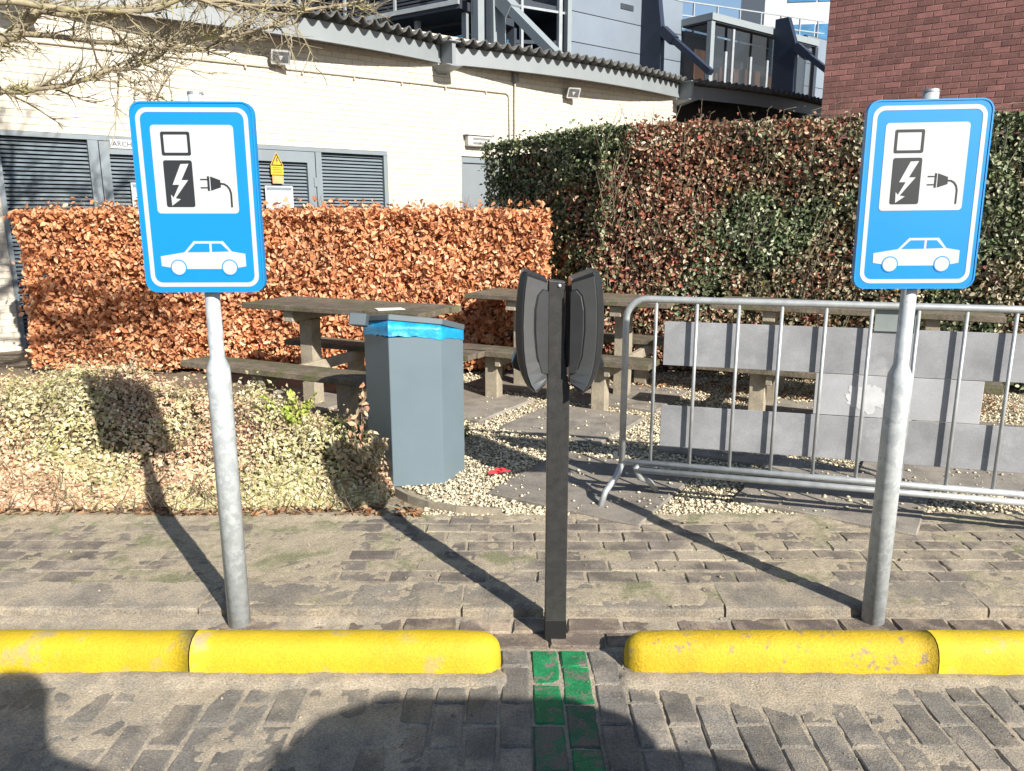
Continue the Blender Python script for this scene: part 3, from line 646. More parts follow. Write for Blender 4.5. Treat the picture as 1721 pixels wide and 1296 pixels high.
# low shrub bed at the left
def shrub_top(x, y):
    """height of the shrub mass above the bed; None outside"""
    right = -.60-.1*(y-3.7) if y < 4.3 else -.72-(y-4.3)*1.0
    f = y-3.70-.10*mnoise.noise(Vector((x*2.4, 0, 2)))-.05*mnoise.noise(Vector((x*8, 0, 2))); e = right-x
    if f < 0 or e < 0 or y > 6.9: return 0
    lump = .15*mnoise.noise(Vector((x*1.5, y*1.5, 0)))+.09*mnoise.noise(Vector((x*4.2, y*4.2, 3)))+.045*mnoise.noise(Vector((x*10, y*10, 5)))
    h = .50*(1-math.exp(-f/.22))*(1-math.exp(-e/.42))*(1-.85*min(1, max(0, (y-4.55)/.8)))+lump*min(1, f/.2)*min(1, e/.3)
    return max(0, h)
n = 105000; xs = RNG.uniform(-4.6, -.6, n); ys = 3.68+3.1*RNG.uniform(0, 1, n)**1.6
ht = np.array([shrub_top(a, b_) for a, b_ in zip(xs, ys)]); k = ht > .015; xs, ys, ht = xs[k], ys[k], ht[k]
e_ = .04; gx = np.array([shrub_top(a+e_, b_) for a, b_ in zip(xs, ys)])-ht; gy = np.array([shrub_top(a, b_+e_) for a, b_ in zip(xs, ys)])-ht
N = np.stack([-gx/e_, -gy/e_, np.ones(len(xs))], 1); zz = KZ+ht-np.abs(RNG.normal(0, .045, len(xs)))+(RNG.uniform(0, 1, len(xs)) < .10)*RNG.uniform(0, .11, len(xs))**1.0
P = np.stack([xs, ys, np.maximum(zz, KZ)], 1)
# steep front needs extra leaves
m2 = 42000; x2 = RNG.uniform(-4.2, -.7, m2); f2 = RNG.uniform(0, .16, m2); y2 = 3.70+f2; h2 = np.array([shrub_top(a, b_) for a, b_ in zip(x2, y2)]); z2 = KZ+RNG.uniform(0, 1, m2)*h2
P = np.concatenate([P, np.stack([x2, y2-.01, z2], 1)[h2 > .02]]); N = np.concatenate([N, np.tile((0, -1, .4), (int((h2 > .02).sum()), 1))])
A = palette(len(P), [(.52, .48, .25), (.62, .57, .35), (.38, .37, .15), (.68, .62, .43)], [4, 4, 2, 3]); Bc = palette(len(P), [(.62, .41, .27), (.66, .50, .34), (.48, .28, .17), (.70, .55, .40)], [3, 4, 1.5, 3])
pn = np_noise(P, 1.3, 4)+.4*np_noise(P, 4, 6); low = np.exp(-(P[:, 2]-KZ)/.2)
col = np.where((pn+.25*(low-.4)+RNG.normal(0, .2, len(P)) > .08)[:, None], Bc, A)*RNG.uniform(.8, 1.15, (len(P), 1))*(1.0+.3*np_noise(P, 7, 2))[:, None]
o = leaves('ground_cover', P, jitterN(N/np.linalg.norm(N, axis=1, keepdims=True), .6), RNG.uniform(.0105, .023, len(P)), col, 'shrub_leaf', 1.5, 0, False)
tag(o, 'low mass of dry buff and pinkish shrubs in front of the beech hedge', 'shrubs', kind='stuff')
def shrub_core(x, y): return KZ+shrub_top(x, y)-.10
o = tag(sheet('shrub_core_sheet', 'shrub_core', -4.6, -.6, 3.7, 6.9, .05, shrub_core), 'dark core sheet inside the low shrubs, standing in for stems and shade', 'shrubs', kind='stuff')  # smooth sheet under the leaves; its dark colour paints the inner shade
bb = B()
for k in range(900):
    x, y = random.uniform(-4.2, -.75), 3.62+random.random()**2*1.2; h = shrub_top(x, y+.1)
    a = random.uniform(0, 6.28); l_ = random.uniform(.06, .2); z = KZ+h*random.uniform(.0, 1.02); dz = random.uniform(-.02, .09)
    bb.tube([(x, y, z), (x+math.cos(a)*l_*.5, y+math.sin(a)*l_*.2, z+dz), (x+math.cos(a)*l_, y+math.sin(a)*l_*.3, z+dz*1.3)], [.0028, .002, .001], 3, False)
tag(bb.build('dry_stems', 'twig'), 'fine dry stems poking out of the low shrubs', 'stems', kind='stuff')
# leaf litter along the shrub edge and under the tables
n = 700; x = RNG.uniform(-3.4, -.45, n); y = 3.60+np.abs(RNG.normal(0, .10, n))*(1+.8*np.sin(x*5)); z = np.full(n, KZ+.006)
x2 = RNG.uniform(-.2, 3.9, 900); y2 = 7.2-.3*x2+RNG.normal(0, .18, 900)-.35*RNG.uniform(0, 1, 900)
P = np.stack([np.concatenate([x, x2]), np.concatenate([y, y2]), np.full(n+900, KZ+.008)], 1)
o = leaves('leaf_litter', P, jitterN(np.tile((0, 0, 1.), (len(P), 1)), .35), RNG.uniform(.012, .034, len(P)), palette(len(P), [(.42, .22, .11), (.28, .16, .09), (.5, .36, .22), (.2, .13, .08)], [1, 1, 1, 1]), 'beech_leaf', 1.4, 0, True)
tag(o, 'dry brown leaves fallen along the edges of the planting', 'leaf litter', kind='stuff')
# small individual plants
def plant(name, label, loc, h, nst, spread, lc, lsize, per, stemmat='twig'):
    t = thing(name, label, 'plant', loc); rr = random.Random(int(loc[0]*997)); bb = B(); P = []; N = []
    for k in range(nst):
        a = rr.uniform(0, 6.28); d = rr.uniform(.15, 1)*spread; hh = h*rr.uniform(.6, 1); top = Vector((math.cos(a)*d, math.sin(a)*d, hh)); mid = Vector((top.x*.35, top.y*.35, hh*.55))
        bb.tube([(0, 0, 0), mid, top], [.005, .0035, .0015], 4, False)
        for j in range(per):
            f_ = rr.uniform(.25, 1.03); q = (mid*(f_*2) if f_ < .5 else mid.lerp(top, (f_-.5)*2)); P.append(q+Vector((rr.uniform(-1, 1), rr.uniform(-1, 1), rr.uniform(-1, 1)))*lsize*.7); N.append((rr.uniform(-1, 1), rr.uniform(-1, .3), rr.uniform(.1, 1)))
    bb.build('stems', stemmat, t)
    P, N = np.array([tuple(q) for q in P]), np.array(N)
    leaves('foliage', P, N, RNG.uniform(lsize*.7, lsize*1.2, len(P)), palette(len(P), lc, [1]*len(lc))*RNG.uniform(.85, 1.15, (len(P), 1)), 'shrub_leaf', 1.6, 0, True, t)
plant('young_shrub', 'dark green young shrub sprouting between low shrubs and litter bin', (-.93, 4.12, KZ), .36, 16, .17, [(.06, .09, .035), (.09, .12, .05), (.04, .06, .03)], .024, 22)
plant('pale_shrub', 'pale buff shrub leaning against the foot of the litter bin', (-.76, 3.93, KZ), .34, 20, .2, [(.5, .42, .25), (.44, .33, .2), (.58, .5, .34)], .026, 20)
plant('fern', 'bright yellow-green sprig growing out of the low shrubs', (-1.24, 4.15, KZ+.26), .24, 14, .17, [(.36, .42, .08), (.28, .36, .06), (.45, .48, .14)], .022, 24)
plant('weed_tuft', 'small green weeds on the gravel at the foot of the bench post', (-.33, 4.95, KZ-.01), .09, 14, .12, [(.16, .2, .05), (.24, .26, .08)], .016, 12)
plant('tall_stem_plant', 'thin reddish stem with few leaves rising beside the litter bin', (-.82, 4.02, KZ), .62, 3, .07, [(.5, .26, .16), (.55, .4, .25)], .028, 12)

# ------------------------------------------------------------------ bare tree at the left
t = thing('bare_tree', 'bare tree reaching mossy yellowish branches in from the top left', 'tree', (-4.1, 4.7, 0))
tb = (-4.1, 4.7, 0); rel = lambda p: (p[0]-tb[0], p[1]-tb[1], p[2]-tb[2])
B().tube([(0,0,-.1), (.03,0,.6), (-.02,.03,1.3), (.05,0,2.0), (.1,0,2.7), (.25,.02,3.6)], [.15, .115, .10, .095, .08, .05], 12).build('trunk', 'bark', t, smooth=True)
tw = B(); br = B(); rr = random.Random(11)
def grow(p, d, L, rad, depth, mb=None, flat=.5):
    """one wandering shoot with side shoots"""
    pts = [Vector(p)]; d = Vector(d).normalized(); n = 4
    for k in range(n):
        d = (d+Vector((rr.uniform(-1, 1), rr.uniform(-1, 1)*.8, rr.uniform(-1, 1)*flat))*.28).normalized(); pts.append(pts[-1]+d*L/n)
    (mb or tw).tube(pts, [rad*(1-.75*k/n) for k in range(n+1)], 4 if rad < .008 else 6, False)
    if depth <= 0:
        return
    for k in range(1, n+1):
        for q in range(rr.choice((1, 1, 2, 2)) if depth > 1 else rr.choice((1, 2, 2, 3))):
            base = pts[k].lerp(pts[k-1], rr.random()); dd = (d+Vector((rr.uniform(-1, 1), rr.uniform(-1, 1), rr.uniform(-.8, 1)))*.95).normalized()
            grow(base, dd, L*rr.uniform(.3, .62), rad*.5, depth-1)
def spur(p, mb):
    d = Vector((rr.uniform(-1, 1), rr.uniform(-1, 1), rr.uniform(-.6, 1))).normalized(); p = Vector(p); mb.tube([p, p+d*.02, p+d*.034], [.003, .0042, .001], 4, False)
limbs = [  # limbs seen in the frame, then those above it
 ([(-4.0,4.7,2.2), (-3.4,4.62,2.16), (-2.87,4.6,2.184), (-2.67,4.6,2.18), (-2.435,4.6,2.225), (-2.19,4.6,2.294), (-2.02,4.6,2.341), (-1.85,4.6,2.41), (-1.5,4.6,2.48), (-1.2,4.58,2.52)], .021, .006, 2),
 ([(-4.0,4.7,1.95), (-3.3,4.55,2.1), (-2.85,4.5,2.37), (-2.70,4.5,2.45), (-2.55,4.5,2.57), (-2.45,4.5,2.66), (-2.25,4.52,2.85)], .034, .017, 2),
 ([(-3.9,4.7,2.5), (-3.3,4.5,2.58), (-2.8,4.4,2.60), (-2.3,4.4,2.545), (-1.95,4.42,2.54), (-1.7,4.4,2.60), (-1.4,4.4,2.58), (-1.1,4.4,2.555), (-.80,4.4,2.59)], .024, .004, 2),
 ([(-3.95,4.7,2.4), (-3.2,4.8,2.5), (-2.7,4.85,2.52), (-2.3,4.85,2.47), (-1.9,4.85,2.43), (-1.6,4.8,2.48), (-1.3,4.8,2.60)], .022, .005, 2),
 ([(-2.25,4.6,2.28), (-2.12,4.58,2.21), (-2.03,4.56,2.13), (-1.9,4.55,2.09)], .007, .003, 1),
 ([(-2.55,4.5,2.57), (-2.2,4.45,2.52), (-1.8,4.45,2.62), (-1.5,4.45,2.68)], .014, .005, 2),
 ([(-4.0,4.7,2.6), (-3.4,4.7,3.1), (-2.8,4.6,3.5), (-2.2,4.5,4.0), (-1.9,4.4,4.5)], .04, .01, 3),
 ([(-3.9,4.7,3.3), (-3.4,4.5,3.9), (-3.0,4.3,4.5), (-2.8,4.3,5.1)], .035, .01, 3),
 ([(-4.0,4.7,3.0), (-4.4,4.9,3.8), (-4.6,5.0,4.6)], .04, .012, 3),
 ([(-3.9,4.7,2.8), (-3.2,4.4,3.0), (-2.6,4.3,3.2), (-2.0,4.2,3.3)], .03, .008, 2),
 ([(-3.0,4.6,3.4), (-2.6,4.5,4.1), (-2.35,4.4,4.8), (-2.2,4.3,5.4)], .045, .02, 3),
 ([(-2.8,4.6,3.5), (-2.3,4.6,3.9), (-1.7,4.7,4.5), (-1.4,4.7,5.0)], .035, .012, 3),
 ([(-3.2,4.6,3.3), (-2.9,4.7,4.2), (-2.7,4.8,4.9)], .035, .012, 3),
]
for pts, r0, r1, dep in limbs:
    P = [Vector(rel(p)) for p in pts]; n = len(P); fine = []
    for a, b_ in zip(P, P[1:]):
        for q in range(3): fine.append(a.lerp(b_, q/3)+Vector((rr.uniform(-1, 1), rr.uniform(-1, 1), rr.uniform(-1, 1)))*.012)
    fine.append(P[-1]); mth = len(fine)
    B().tube(fine, [r0+(r1-r0)*i/(mth-1) for i in range(mth)], 8, True).build('branch', 'bark', t, smooth=True)
    for i in range(1, mth):
        d = (fine[i]-fine[i-1]).normalized()
        inframe = P[0].z < 2.7 and dep < 3
        for q in range(2 if dep > 1 else 1):
            if rr.random() < (.85 if inframe else .75):
                dd = (d*.7+Vector((rr.uniform(-.6, .9), rr.uniform(-1, 1)*.6, rr.uniform(-.55, .9)))).normalized()
                grow(fine[i], dd, rr.uniform(.14, .42) if dep < 3 else rr.uniform(.4, .9), .0068 if dep < 3 else .013, 1 if (rr.random() < .72 and dep < 3) else 2)
        for q in range(7): spur(fine[i]+Vector((rr.uniform(-1, 1), rr.uniform(-1, 1), rr.uniform(-1, 1)))*.03, tw)
o = tw.build('twigs', 'bark', t); o['kind'] = 'stuff'

# ------------------------------------------------------------------ cream brick building
W0 = (-5.34, 8.57, 0); WA = R(39.3); LC, LH = .2, .0738
bld = thing('cream_brick_building', 'low cream brick building with louvre doors and scalloped grey eaves', 'building', W0, WA)
def brick_wall(parent, x0, x1, z0, z1, LB, HB, mat, mortarmat, holes, y=0, depth=.25, near=lambda x, z: x, cap=300, joint=.010, proud=.008):
    """backing wall with openings left out + bricks clipped at the openings"""
    xs = sorted({x0, x1, *[h[0] for h in holes], *[h[1] for h in holes]}); bb = B()
    for a, b_ in zip(xs, xs[1:]):
        cut = sorted([(h[2], h[3]) for h in holes if h[0] <= a+1e-6 and h[1] >= b_-1e-6]); z = z0
        for c0, c1 in cut:
            if c0 > z: bb.box(a, b_, y, y+depth, z, c0)
            z = max(z, c1)
        if z < z1: bb.box(a, b_, y, y+depth, z, z1)
    bb.build('wall', mortarmat, parent)
    pieces = []; row = 0; z = z0
    while z < z1-.001:
        zt = min(z+HB, z1); x = x0-(LB/2 if row % 2 else 0)
        while x < x1:
            segs = [(max(x, x0), min(x+LB, x1))]
            for h in holes:
                if h[2] < zt-.02 and h[3] > z+.02:
                    segs = [s_ for a, b_ in segs for s_ in ((a, min(b_, h[0])), (max(a, h[1]), b_)) if s_[1]-s_[0] > .02]
            for a, b_ in segs:
                if b_-a > .03: pieces.append((a+joint/2, b_-joint/2, z+joint/2, zt-joint/2))
            x += LB
        z += HB; row += 1
    pieces.sort(key=lambda q: near((q[0]+q[1])/2, (q[2]+q[3])/2)); cache = {}
    rr = random.Random(5)
    def bk(mb, a, b_, c0, c1, py):
        e = .004; mb.add([(a,y,c0),(b_,y,c0),(b_,y,c1),(a,y,c1),(a+e,py,c0+e),(b_-e,py,c0+e),(b_-e,py,c1-e),(a+e,py,c1-e)], [(4,5,6,7),(0,1,5,4),(1,2,6,5),(2,3,7,6),(3,0,4,7)])
    for a, b_, c0, c1 in pieces[:cap]:
        w_ = round(b_-a, 3); h_ = round(c1-c0, 3)
        if (w_, h_) not in cache:
            mb = B(); bk(mb, -w_/2, w_/2, -h_/2, h_/2, y-proud); cache[w_, h_] = mb.mesh('brick', mat)
        put('brick', cache[w_, h_], parent, ((a+b_)/2, rr.uniform(-.002, .001), (c0+c1)/2))
    groups = [B() for _ in range(3)]
    for a, b_, c0, c1 in pieces[cap:]: bk(rr.choice(groups), a, b_, c0, c1, y-proud-rr.uniform(0, .003))
    for gmb in groups:
        if gmb.v: gmb.build('bricks', mat, parent)['kind'] = 'stuff'
LT = 2.37
holes = [(-.14, 4.6, 0, LT), (5.9, 6.85, 0, LT)]
brick_wall(bld, -3.2, 10.95, 0, 4.05, LC, LH, 'cream_brick', 'cream_mortar', holes, near=lambda x, z: (0 if (2.37 < z < 3.5 and x > -.3) else 50)+x+.3*abs(z-2.9), joint=.008, proud=.005)
# louvre bank
def louvre_panel(parent, x0, x1, z0, z1, y=.05):
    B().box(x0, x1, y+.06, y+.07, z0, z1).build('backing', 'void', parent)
    pitch = .0445; k = int((z1-z0)/pitch); me = {}
    mb = B(); w_ = x1-x0
    mb.add([(-w_/2, .008, -.012), (w_/2, .008, -.012), (w_/2, .0, -.010), (-w_/2, .0, -.010), (-w_/2, .034, .020), (w_/2, .034, .020), (w_/2, .042, .017), (-w_/2, .042, .017)], [(3,2,5,4),(0,3,4,7),(1,6,5,2),(0,7,6,1),(0,1,2,3),(4,5,6,7)])
    m_ = mb.mesh('slat', 'louvre')
    for i in range(k): put('slat', m_, parent, ((x0+x1)/2, y, z1-.025-i*pitch))
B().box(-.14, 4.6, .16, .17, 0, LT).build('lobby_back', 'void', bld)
lv = B()
fr = bpy.data.objects.new('louvre_frame', B().box(-.14, 4.6, .0, .1, LT-.055, LT-.002).mesh('louvre_frame', 'louvre_frame')); C.objects.link(fr); fr.parent = bld
for x0, x1 in ((-.138, -.09), (.755, .86), (3.50, 3.585), (4.545, 4.598)): B().box(x0, x1, .005, .1, 0, LT-.056).build('mullion', 'louvre_frame', fr)
p1 = bpy.data.objects.new('louvre_panel', None); C.objects.link(p1); p1.parent = bld; louvre_panel(p1, -.09, .755, .03, LT-.06)
p2 = bpy.data.objects.new('louvre_panel', None); C.objects.link(p2); p2.parent = bld; louvre_panel(p2, 3.585, 4.545, .03, LT-.06)
for (d0, d1) in ((.87, 2.17), (2.185, 3.49)):
    dr = bpy.data.objects.new('louvre_door', None); C.objects.link(dr); dr.parent = bld
    f_ = B(); f_.box(d0, d0+.10, .01, .07, .02, LT-.06); f_.box(d1-.11, d1, .01, .07, .02, LT-.06); f_.box(d0+.1, d1-.11, .01, .07, LT-.20, LT-.06); f_.box(d0+.1, d1-.11, .01, .07, .02, .16)
    f_.build('door_frame', 'louvre_frame', dr)
    louvre_panel(dr, d0+.1, d1-.11, .16, LT-.2)
    B().box(d1-.03, d1+.02, -.005, .012, 1.86, 1.98).build('hinge', 'louvre_frame', dr)
# plain door and its frame
dr = bpy.data.objects.new('door', B().box(5.94, 6.81, .05, .09, 0, LT-.10).mesh('door', 'door_grey')); C.objects.link(dr); dr.parent = bld
f_ = B(); f_.box(5.9, 5.94, .02, .12, 0, LT); f_.box(6.81, 6.85, .02, .12, 0, LT); f_.box(5.94, 6.81, .02, .12, LT-.095, LT); f_.build('door_frame', 'louvre_frame', dr)
# eaves
BAY = [(-5.0, .2), (.2, 5.55), (5.55, 10.97), (10.97, 16.4), (16.4, 21.85)]
def bulge(x):
    for a, b_ in BAY:
        if a <= x <= b_: s = (x-a)/(b_-a); return .05+.30*4*s*(1-s)
    return .05
for a, b_ in BAY:
    bb = B(); n = 24; x0_, x1_ = a+.05, b_-.05
    pr = [(0, 3.66), (0, 3.885), (.025, 3.885), (.025, 3.66)]
    for k in range(n+1):
        x = x0_+(x1_-x0_)*k/n; o_ = bulge(x); bb.v += [(x, -o_+py, pz) for py, pz in pr]
    bb.f += [(k*4+j, (k+1)*4+j, (k+1)*4+(j+1) % 4, k*4+(j+1) % 4) for k in range(n) for j in range(4)]+[(0, 1, 2, 3), (n*4+3, n*4+2, n*4+1, n*4)]
    fa = bb.build('fascia', 'fascia', bld)
    bb = B()
    for k in range(n+1):
        x = x0_+(x1_-x0_)*k/n; o_ = bulge(x); bb.v += [(x, -o_-.012, 3.645), (x, -o_-.012, 3.672), (x, -o_+.03, 3.66), (x, -o_+.03, 3.645)]
    bb.f += [(k*4+j, (k+1)*4+j, (k+1)*4+(j+1) % 4, k*4+(j+1) % 4) for k in range(n) for j in range(4)]; bb.build('drip_edge', 'fascia', fa)
for x in (.2, 5.55, 10.97):
    c_ = bpy.data.objects.new('corbel', B().prism([(-.03, 3.60), (.03, 3.60), (.03, 3.9), (-.03, 3.9)], -.34, .0).mesh('corbel', 'fascia')); C.objects.link(c_); c_.parent = bld; c_.location.x = x
    B().add([(-.16, -.36, 3.595), (.16, -.36, 3.595), (.16, 0, 3.595), (-.16, 0, 3.595), (-.05, -.36, 3.575), (.05, -.36, 3.575), (.08, 0, 3.50), (-.08, 0, 3.50)], [(0,1,2,3),(7,6,5,4),(0,4,5,1),(1,5,6,2),(2,6,7,3),(3,7,4,0)]).build('bracket', 'fascia', c_)
    B().box(-.10, .10, -.38, -.1, 3.9, 3.915).build('flange', 'fascia', c_)
# corrugated roof sheets
bb = B(); pit = .19; nx = int(26.7/pit*10); row = [(-.17, .022), (-.0, .01), (.6, .05), (3.0, .22), (6.4, .45)]
for i in range(nx+1):
    x = -5+i*pit/10
    for (dy, dz) in row: bb.v.append((x, dy-bulge(max(-4.99, min(21.84, x)))*(1 if dy < 1 else 0), 3.935+dz+.044*math.sin(2*math.pi*x/pit)))
q = len(row); bb.f += [(i*q+j, (i+1)*q+j, (i+1)*q+j+1, i*q+j+1) for i in range(nx) for j in range(q-1)]
ro = bb.build('roof', 'corrugated', bld, smooth=True); s_ = ro.modifiers.new('solid', 'SOLIDIFY'); s_.thickness = .012
# dark clad return beyond the cream wall
B().box(10.96, 24, .25, .4, 0, 3.66).build('dark_wall', 'dark_cladding', bld)
B().box(10.96, 17, .4, 6.5, 0, .4).build('rear_plinth', 'dark_cladding', bld)
B().box(-5, -4.9, .25, 6.5, 0, 3.7).build('end_wall', 'cream_mortar', bld)
B().box(-5, 17, 6.5, 6.6, 0, 4.2).build('rear_wall', 'cream_mortar', bld)
# things fixed to the wall: placed in the wall's own axes, then given world transforms
MW = Matrix.Translation(W0) @ Matrix.Rotation(WA, 4, 'Z')
def onwall(name, label, cat, x, z, y=0, group=None):
    p = MW @ Vector((x, y, z)); return thing(name, label, cat, tuple(p), WA, group)
def flood(x, z, label):
    t = onwall('floodlight', label, 'floodlight', x, z, -.008, 'floodlights under the eaves')
    B().box(-.03, .03, -.09, 0, -.03, .03).build('bracket', 'fixture', t)
    h = B().box(-.115, .115, -.05, .0, -.085, .085).build('housing', 'fixture', t, bevel=.008, seg=2); h.location = (0, -.11, 0); h.rotation_euler = (R(26), 0, R(-14))
    B().box(-.098, .098, -.054, -.051, -.068, .068).build('glass', 'lens', h)
    bb = B(); ring(bb, rr_poly(-.117, .117, -.087, .087, .01, 2), rr_poly(-.098, .098, -.068, .068, .006, 2), -.056, -.05); bb.build('bezel', 'lamp_white', h)
    B().prism([(-.03, .02), (.03, .02), (0, -.04)], -.0560, -.0545).build('bulb', 'lamp_white', h)
flood(3.03, 3.44, 'square floodlight on the cream wall above the left charging sign')
flood(8.1, 3.48, 'tilted floodlight under the eaves above the evergreen hedge')
t = onwall('wall_lamp', 'pale bulkhead lamp on the cream wall above the grey door', 'wall lamp', 6.2, 2.585, -.008)
B().box(-.24, .24, -.10, 0, -.075, .085).build('body', 'lamp_white', t, bevel=.02, seg=3)
for dz in (-.03, .035): B().box(-.15, .17, -.104, -.098, dz-.012, dz+.018).build('lens', 'fixture', t)
B().box(-.27, .27, -.12, 0, .088, .10).build('hood', 'lamp_white', t)
t = onwall('conduit', 'thin cable conduit running along the cream wall and down to the door', 'conduit', .3, 3.28, -.008)
B().tube([(-2.5, -.012, -.05), (0, -.012, 0), (3.8, -.012, .045), (6.46, -.012, .07), (6.50, -.012, .05), (6.52, -.012, .02), (6.53, -.012, -.70)], .011, 6).build('pipe', 'conduit', t, smooth=True)
for k in range(12): B().box(-2.2+k*.75, -2.175+k*.75, -.026, 0, -.052+.0115*k*.75+.0-.016, -.052+.0115*k*.75+.016).build('clip', 'conduit', t)
t = onwall('drain_pipe', 'vertical pipe dropping from the eaves beside the conduit', 'pipe', 6.93, 2.6, -.008)
B().tube([(0, -.03, -1.0), (0, -.03, 1.05)], .016, 8).build('pipe', 'conduit', t, smooth=True); B().box(-.045, .045, -.08, 0, .93, 1.06).build('junction_box', 'fixture', t)
# door signs
def text_mesh(s, size, mat, parent, loc, rot=(R(90), 0, 0)):
    cu = bpy.data.curves.new('t', 'FONT'); cu.body = s; cu.size = size; cu.align_x = 'LEFT'; cu.extrude = .0006
    ob = bpy.data.objects.new('tmp', cu); C.objects.link(ob); dg = bpy.context.evaluated_depsgraph_get(); me = bpy.data.meshes.new_from_object(ob.evaluated_get(dg)); bpy.data.objects.remove(ob)
    me.materials.clear(); me.materials.append(MATS[mat]); o = put('lettering', me, parent, loc, rot); return o
t = onwall('door_sign', 'white name plate reading ARCH on the louvre door left of the sign', 'sign', .985, 2.235, .005)
B().box(0, .46, -.006, 0, 0, .10).build('plate', 'sign_white', t); text_mesh('ARCH', .078, 'sign_black', t, (.022, -.0066, .024))
t = onwall('warning_sign', 'yellow high voltage warning sign with black triangle on the louvre door', 'sign', 2.95, 2.0, .005)
B().prism([(-.085, 0), (.085, 0), (.085, .125), (0, .285), (-.085, .125)], -.005, 0).build('plate', 'warn_yellow', t)
bb = B(); ring(bb, [(-.080, .114), (.080, .114), (0, .272)], [(-.060, .127), (.060, .127), (0, .246)], -.007, -.005); bb.build('triangle', 'sign_black', t)
B().prism([(.008, .225), (-.012, .178), (0, .178), (-.008, .14), (.016, .186), (.004, .186), (.018, .225)], -.007, -.005).build('bolt_symbol', 'sign_black', t)
for z in (.03, .06, .085): B().box(-.06, .06, -.0062, -.005, z, z+.006).build('text_line', 'sign_black', t)
t = onwall('orange_label', 'orange sticker below the yellow warning sign', 'label', 2.955, 1.89, .005)
B().box(-.075, .075, -.004, 0, 0, .1).build('sticker', 'orange', t)
t = onwall('notice', 'white notice sheet on the louvre door under the warning sign', 'notice', 2.95, 1.55, .004)
B().box(-.18, .2, -.004, 0, 0, .31).build('sheet', 'sign_white', t); B().box(-.16, .18, -.006, -.0042, .255, .29).build('header_strip', 'louvre', t)
t = onwall('notice', 'white notice sheet on the louvre door beside the left charging sign', 'notice', 1.3, 1.55, .004)
B().box(-.14, .2, -.004, 0, 0, .31).build('sheet', 'sign_white', t); B().box(-.12, .18, -.006, -.0042, .255, .29).build('header_strip', 'louvre', t)

# ------------------------------------------------------------------ red brick building
RB = (4.935, 13.0, 0)
rb = thing('red_brick_building', 'plain dark red brick wall of the building at the right', 'building', RB, math.atan2(-.6, .8))
brick_wall(rb, 0, 5.6, 0, 6.9, .226, .084, 'red_brick', 'red_mortar', [], near=lambda x, z: (0 if 2.6 < z < 4.4 and x < 2.6 else 50)+abs(x-1.9)*.6+abs(z-3.5)*.4, joint=.011, proud=.007)
B().box(0, 5.6, .25, 6.0, 0, 6.85).build('side_walls', 'red_mortar', rb)

# ------------------------------------------------------------------ modern grey building behind
o7 = MW @ Vector((0, 7, 0))
gb = thing('grey_panel_building', 'modern grey panelled building with fins and glazed bay behind the roof', 'building', tuple(o7), WA)
wb = B(); wb.box(14.7, 19.6, .06, 6, 3.5, 8.05); wb.box(19.6, 26.9, .06, 6, 3.5, 7.2); wb.box(26.9, 31, .06, 6, 3.5, 8.05); wb.build('wall', 'facade_dark', gb)
def fpan(x0, x1, z0, z1): B().box(x0+.012, x1-.012, 0, .055, z0+.012, z1-.012).build('facade_panel', 'facade_panel', gb)
for x0, x1 in ((14.75, 17.75), (17.75, 19.6), (26.9, 30)):
    for z0, z1 in ((3.6, 5.2), (5.2, 6.25), (6.25, 7.05), (7.05, 8.02)): fpan(x0, x1, z0, z1)
B().box(16.75, 17.3, -.02, 0, 7.4, 7.55).build('vent', 'facade_dark', gb)
def fin(x, dpt, z0, z1, mat, smat, top=.55, yo=0, zs=6.82, th=.09):
    f_ = B().add([(x-th, yo, z0), (x-th, yo-dpt, z0), (x-th, yo-dpt*.93, 6.9), (x-th, yo-dpt*top, z1), (x-th, yo, z1), (x+th, yo, z0), (x+th, yo-dpt, z0), (x+th, yo-dpt*.93, 6.9), (x+th, yo-dpt*top, z1), (x+th, yo, z1)],
        [(0,1,2,3,4),(9,8,7,6,5),(0,5,6,1),(1,6,7,2),(2,7,8,3),(3,8,9,4),(4,9,5,0)]).build('fin', mat, gb)
    B().bar((x, yo-dpt*.92, zs), (x, yo-dpt-1.75, zs-1.42), .16, .20, up=(1, 0, 0)).build('strut', smat, f_)
    B().bar((x, yo-dpt*.92, zs), (x, yo-dpt*.92-.45, zs-.37), .26, .24, up=(1, 0, 0)).build('strut_shoe', smat, f_)
    return f_
fin(17.75, .85, 3.6, 9.2, 'fin_dark', 'fin_dark', .45); fin(22.9, .85, 3.6, 7.75, 'fin_dark', 'fin_dark', .55, -1.26)
f0 = fin(8.78, .75, 3.6, 7.4, 'fin_light', 'fin_light', .8, -3.6, 5.62, .15)
B().box(8.35, 8.5, -4.2, -4.05, 3.6, 7.4).build('side_column', 'fin_light', f0)
B().box(8.622, 8.629, -4.1, -3.78, 3.8, 7.2).build('fin_side_shade', 'fin_dark', f0)  # flat dark sheet on the side face, painting in its shade
# recessed glazing at the left
B().box(5.0, 14.7, 1.6, 1.7, 3.5, 8.05).build('recess_wall', 'facade_dark', gb)
for x0, x1, z0, z1, mt in ((6.6, 8.4, 4.9, 5.6, 'window_blue'), (8.8, 11.0, 4.6, 6.2, 'window_dark'), (8.9, 10.6, 5.0, 5.75, 'window_blue'), (11.6, 13.0, 4.6, 6.7, 'window_blue'), (13.1, 14.6, 4.6, 6.7, 'window_dark')):
    w_ = B().box(x0, x1, 1.50 if mt == 'window_blue' else 1.54, 1.6, z0, z1).build('window', mt, gb)
for x in (8.85, 11.1, 13.05): B().box(x-.05, x+.05, 1.42, 1.5, 3.6, 8).build('mullion', 'rail', gb)
B().box(12.2, 14.68, .1, 1.59, 6.95, 7.1).build('canopy', 'facade_dark', gb)
B().bar((12.3, .05, 6.86), (14.6, .05, 6.95), .06, .06).build('canopy_edge', 'rail', gb)
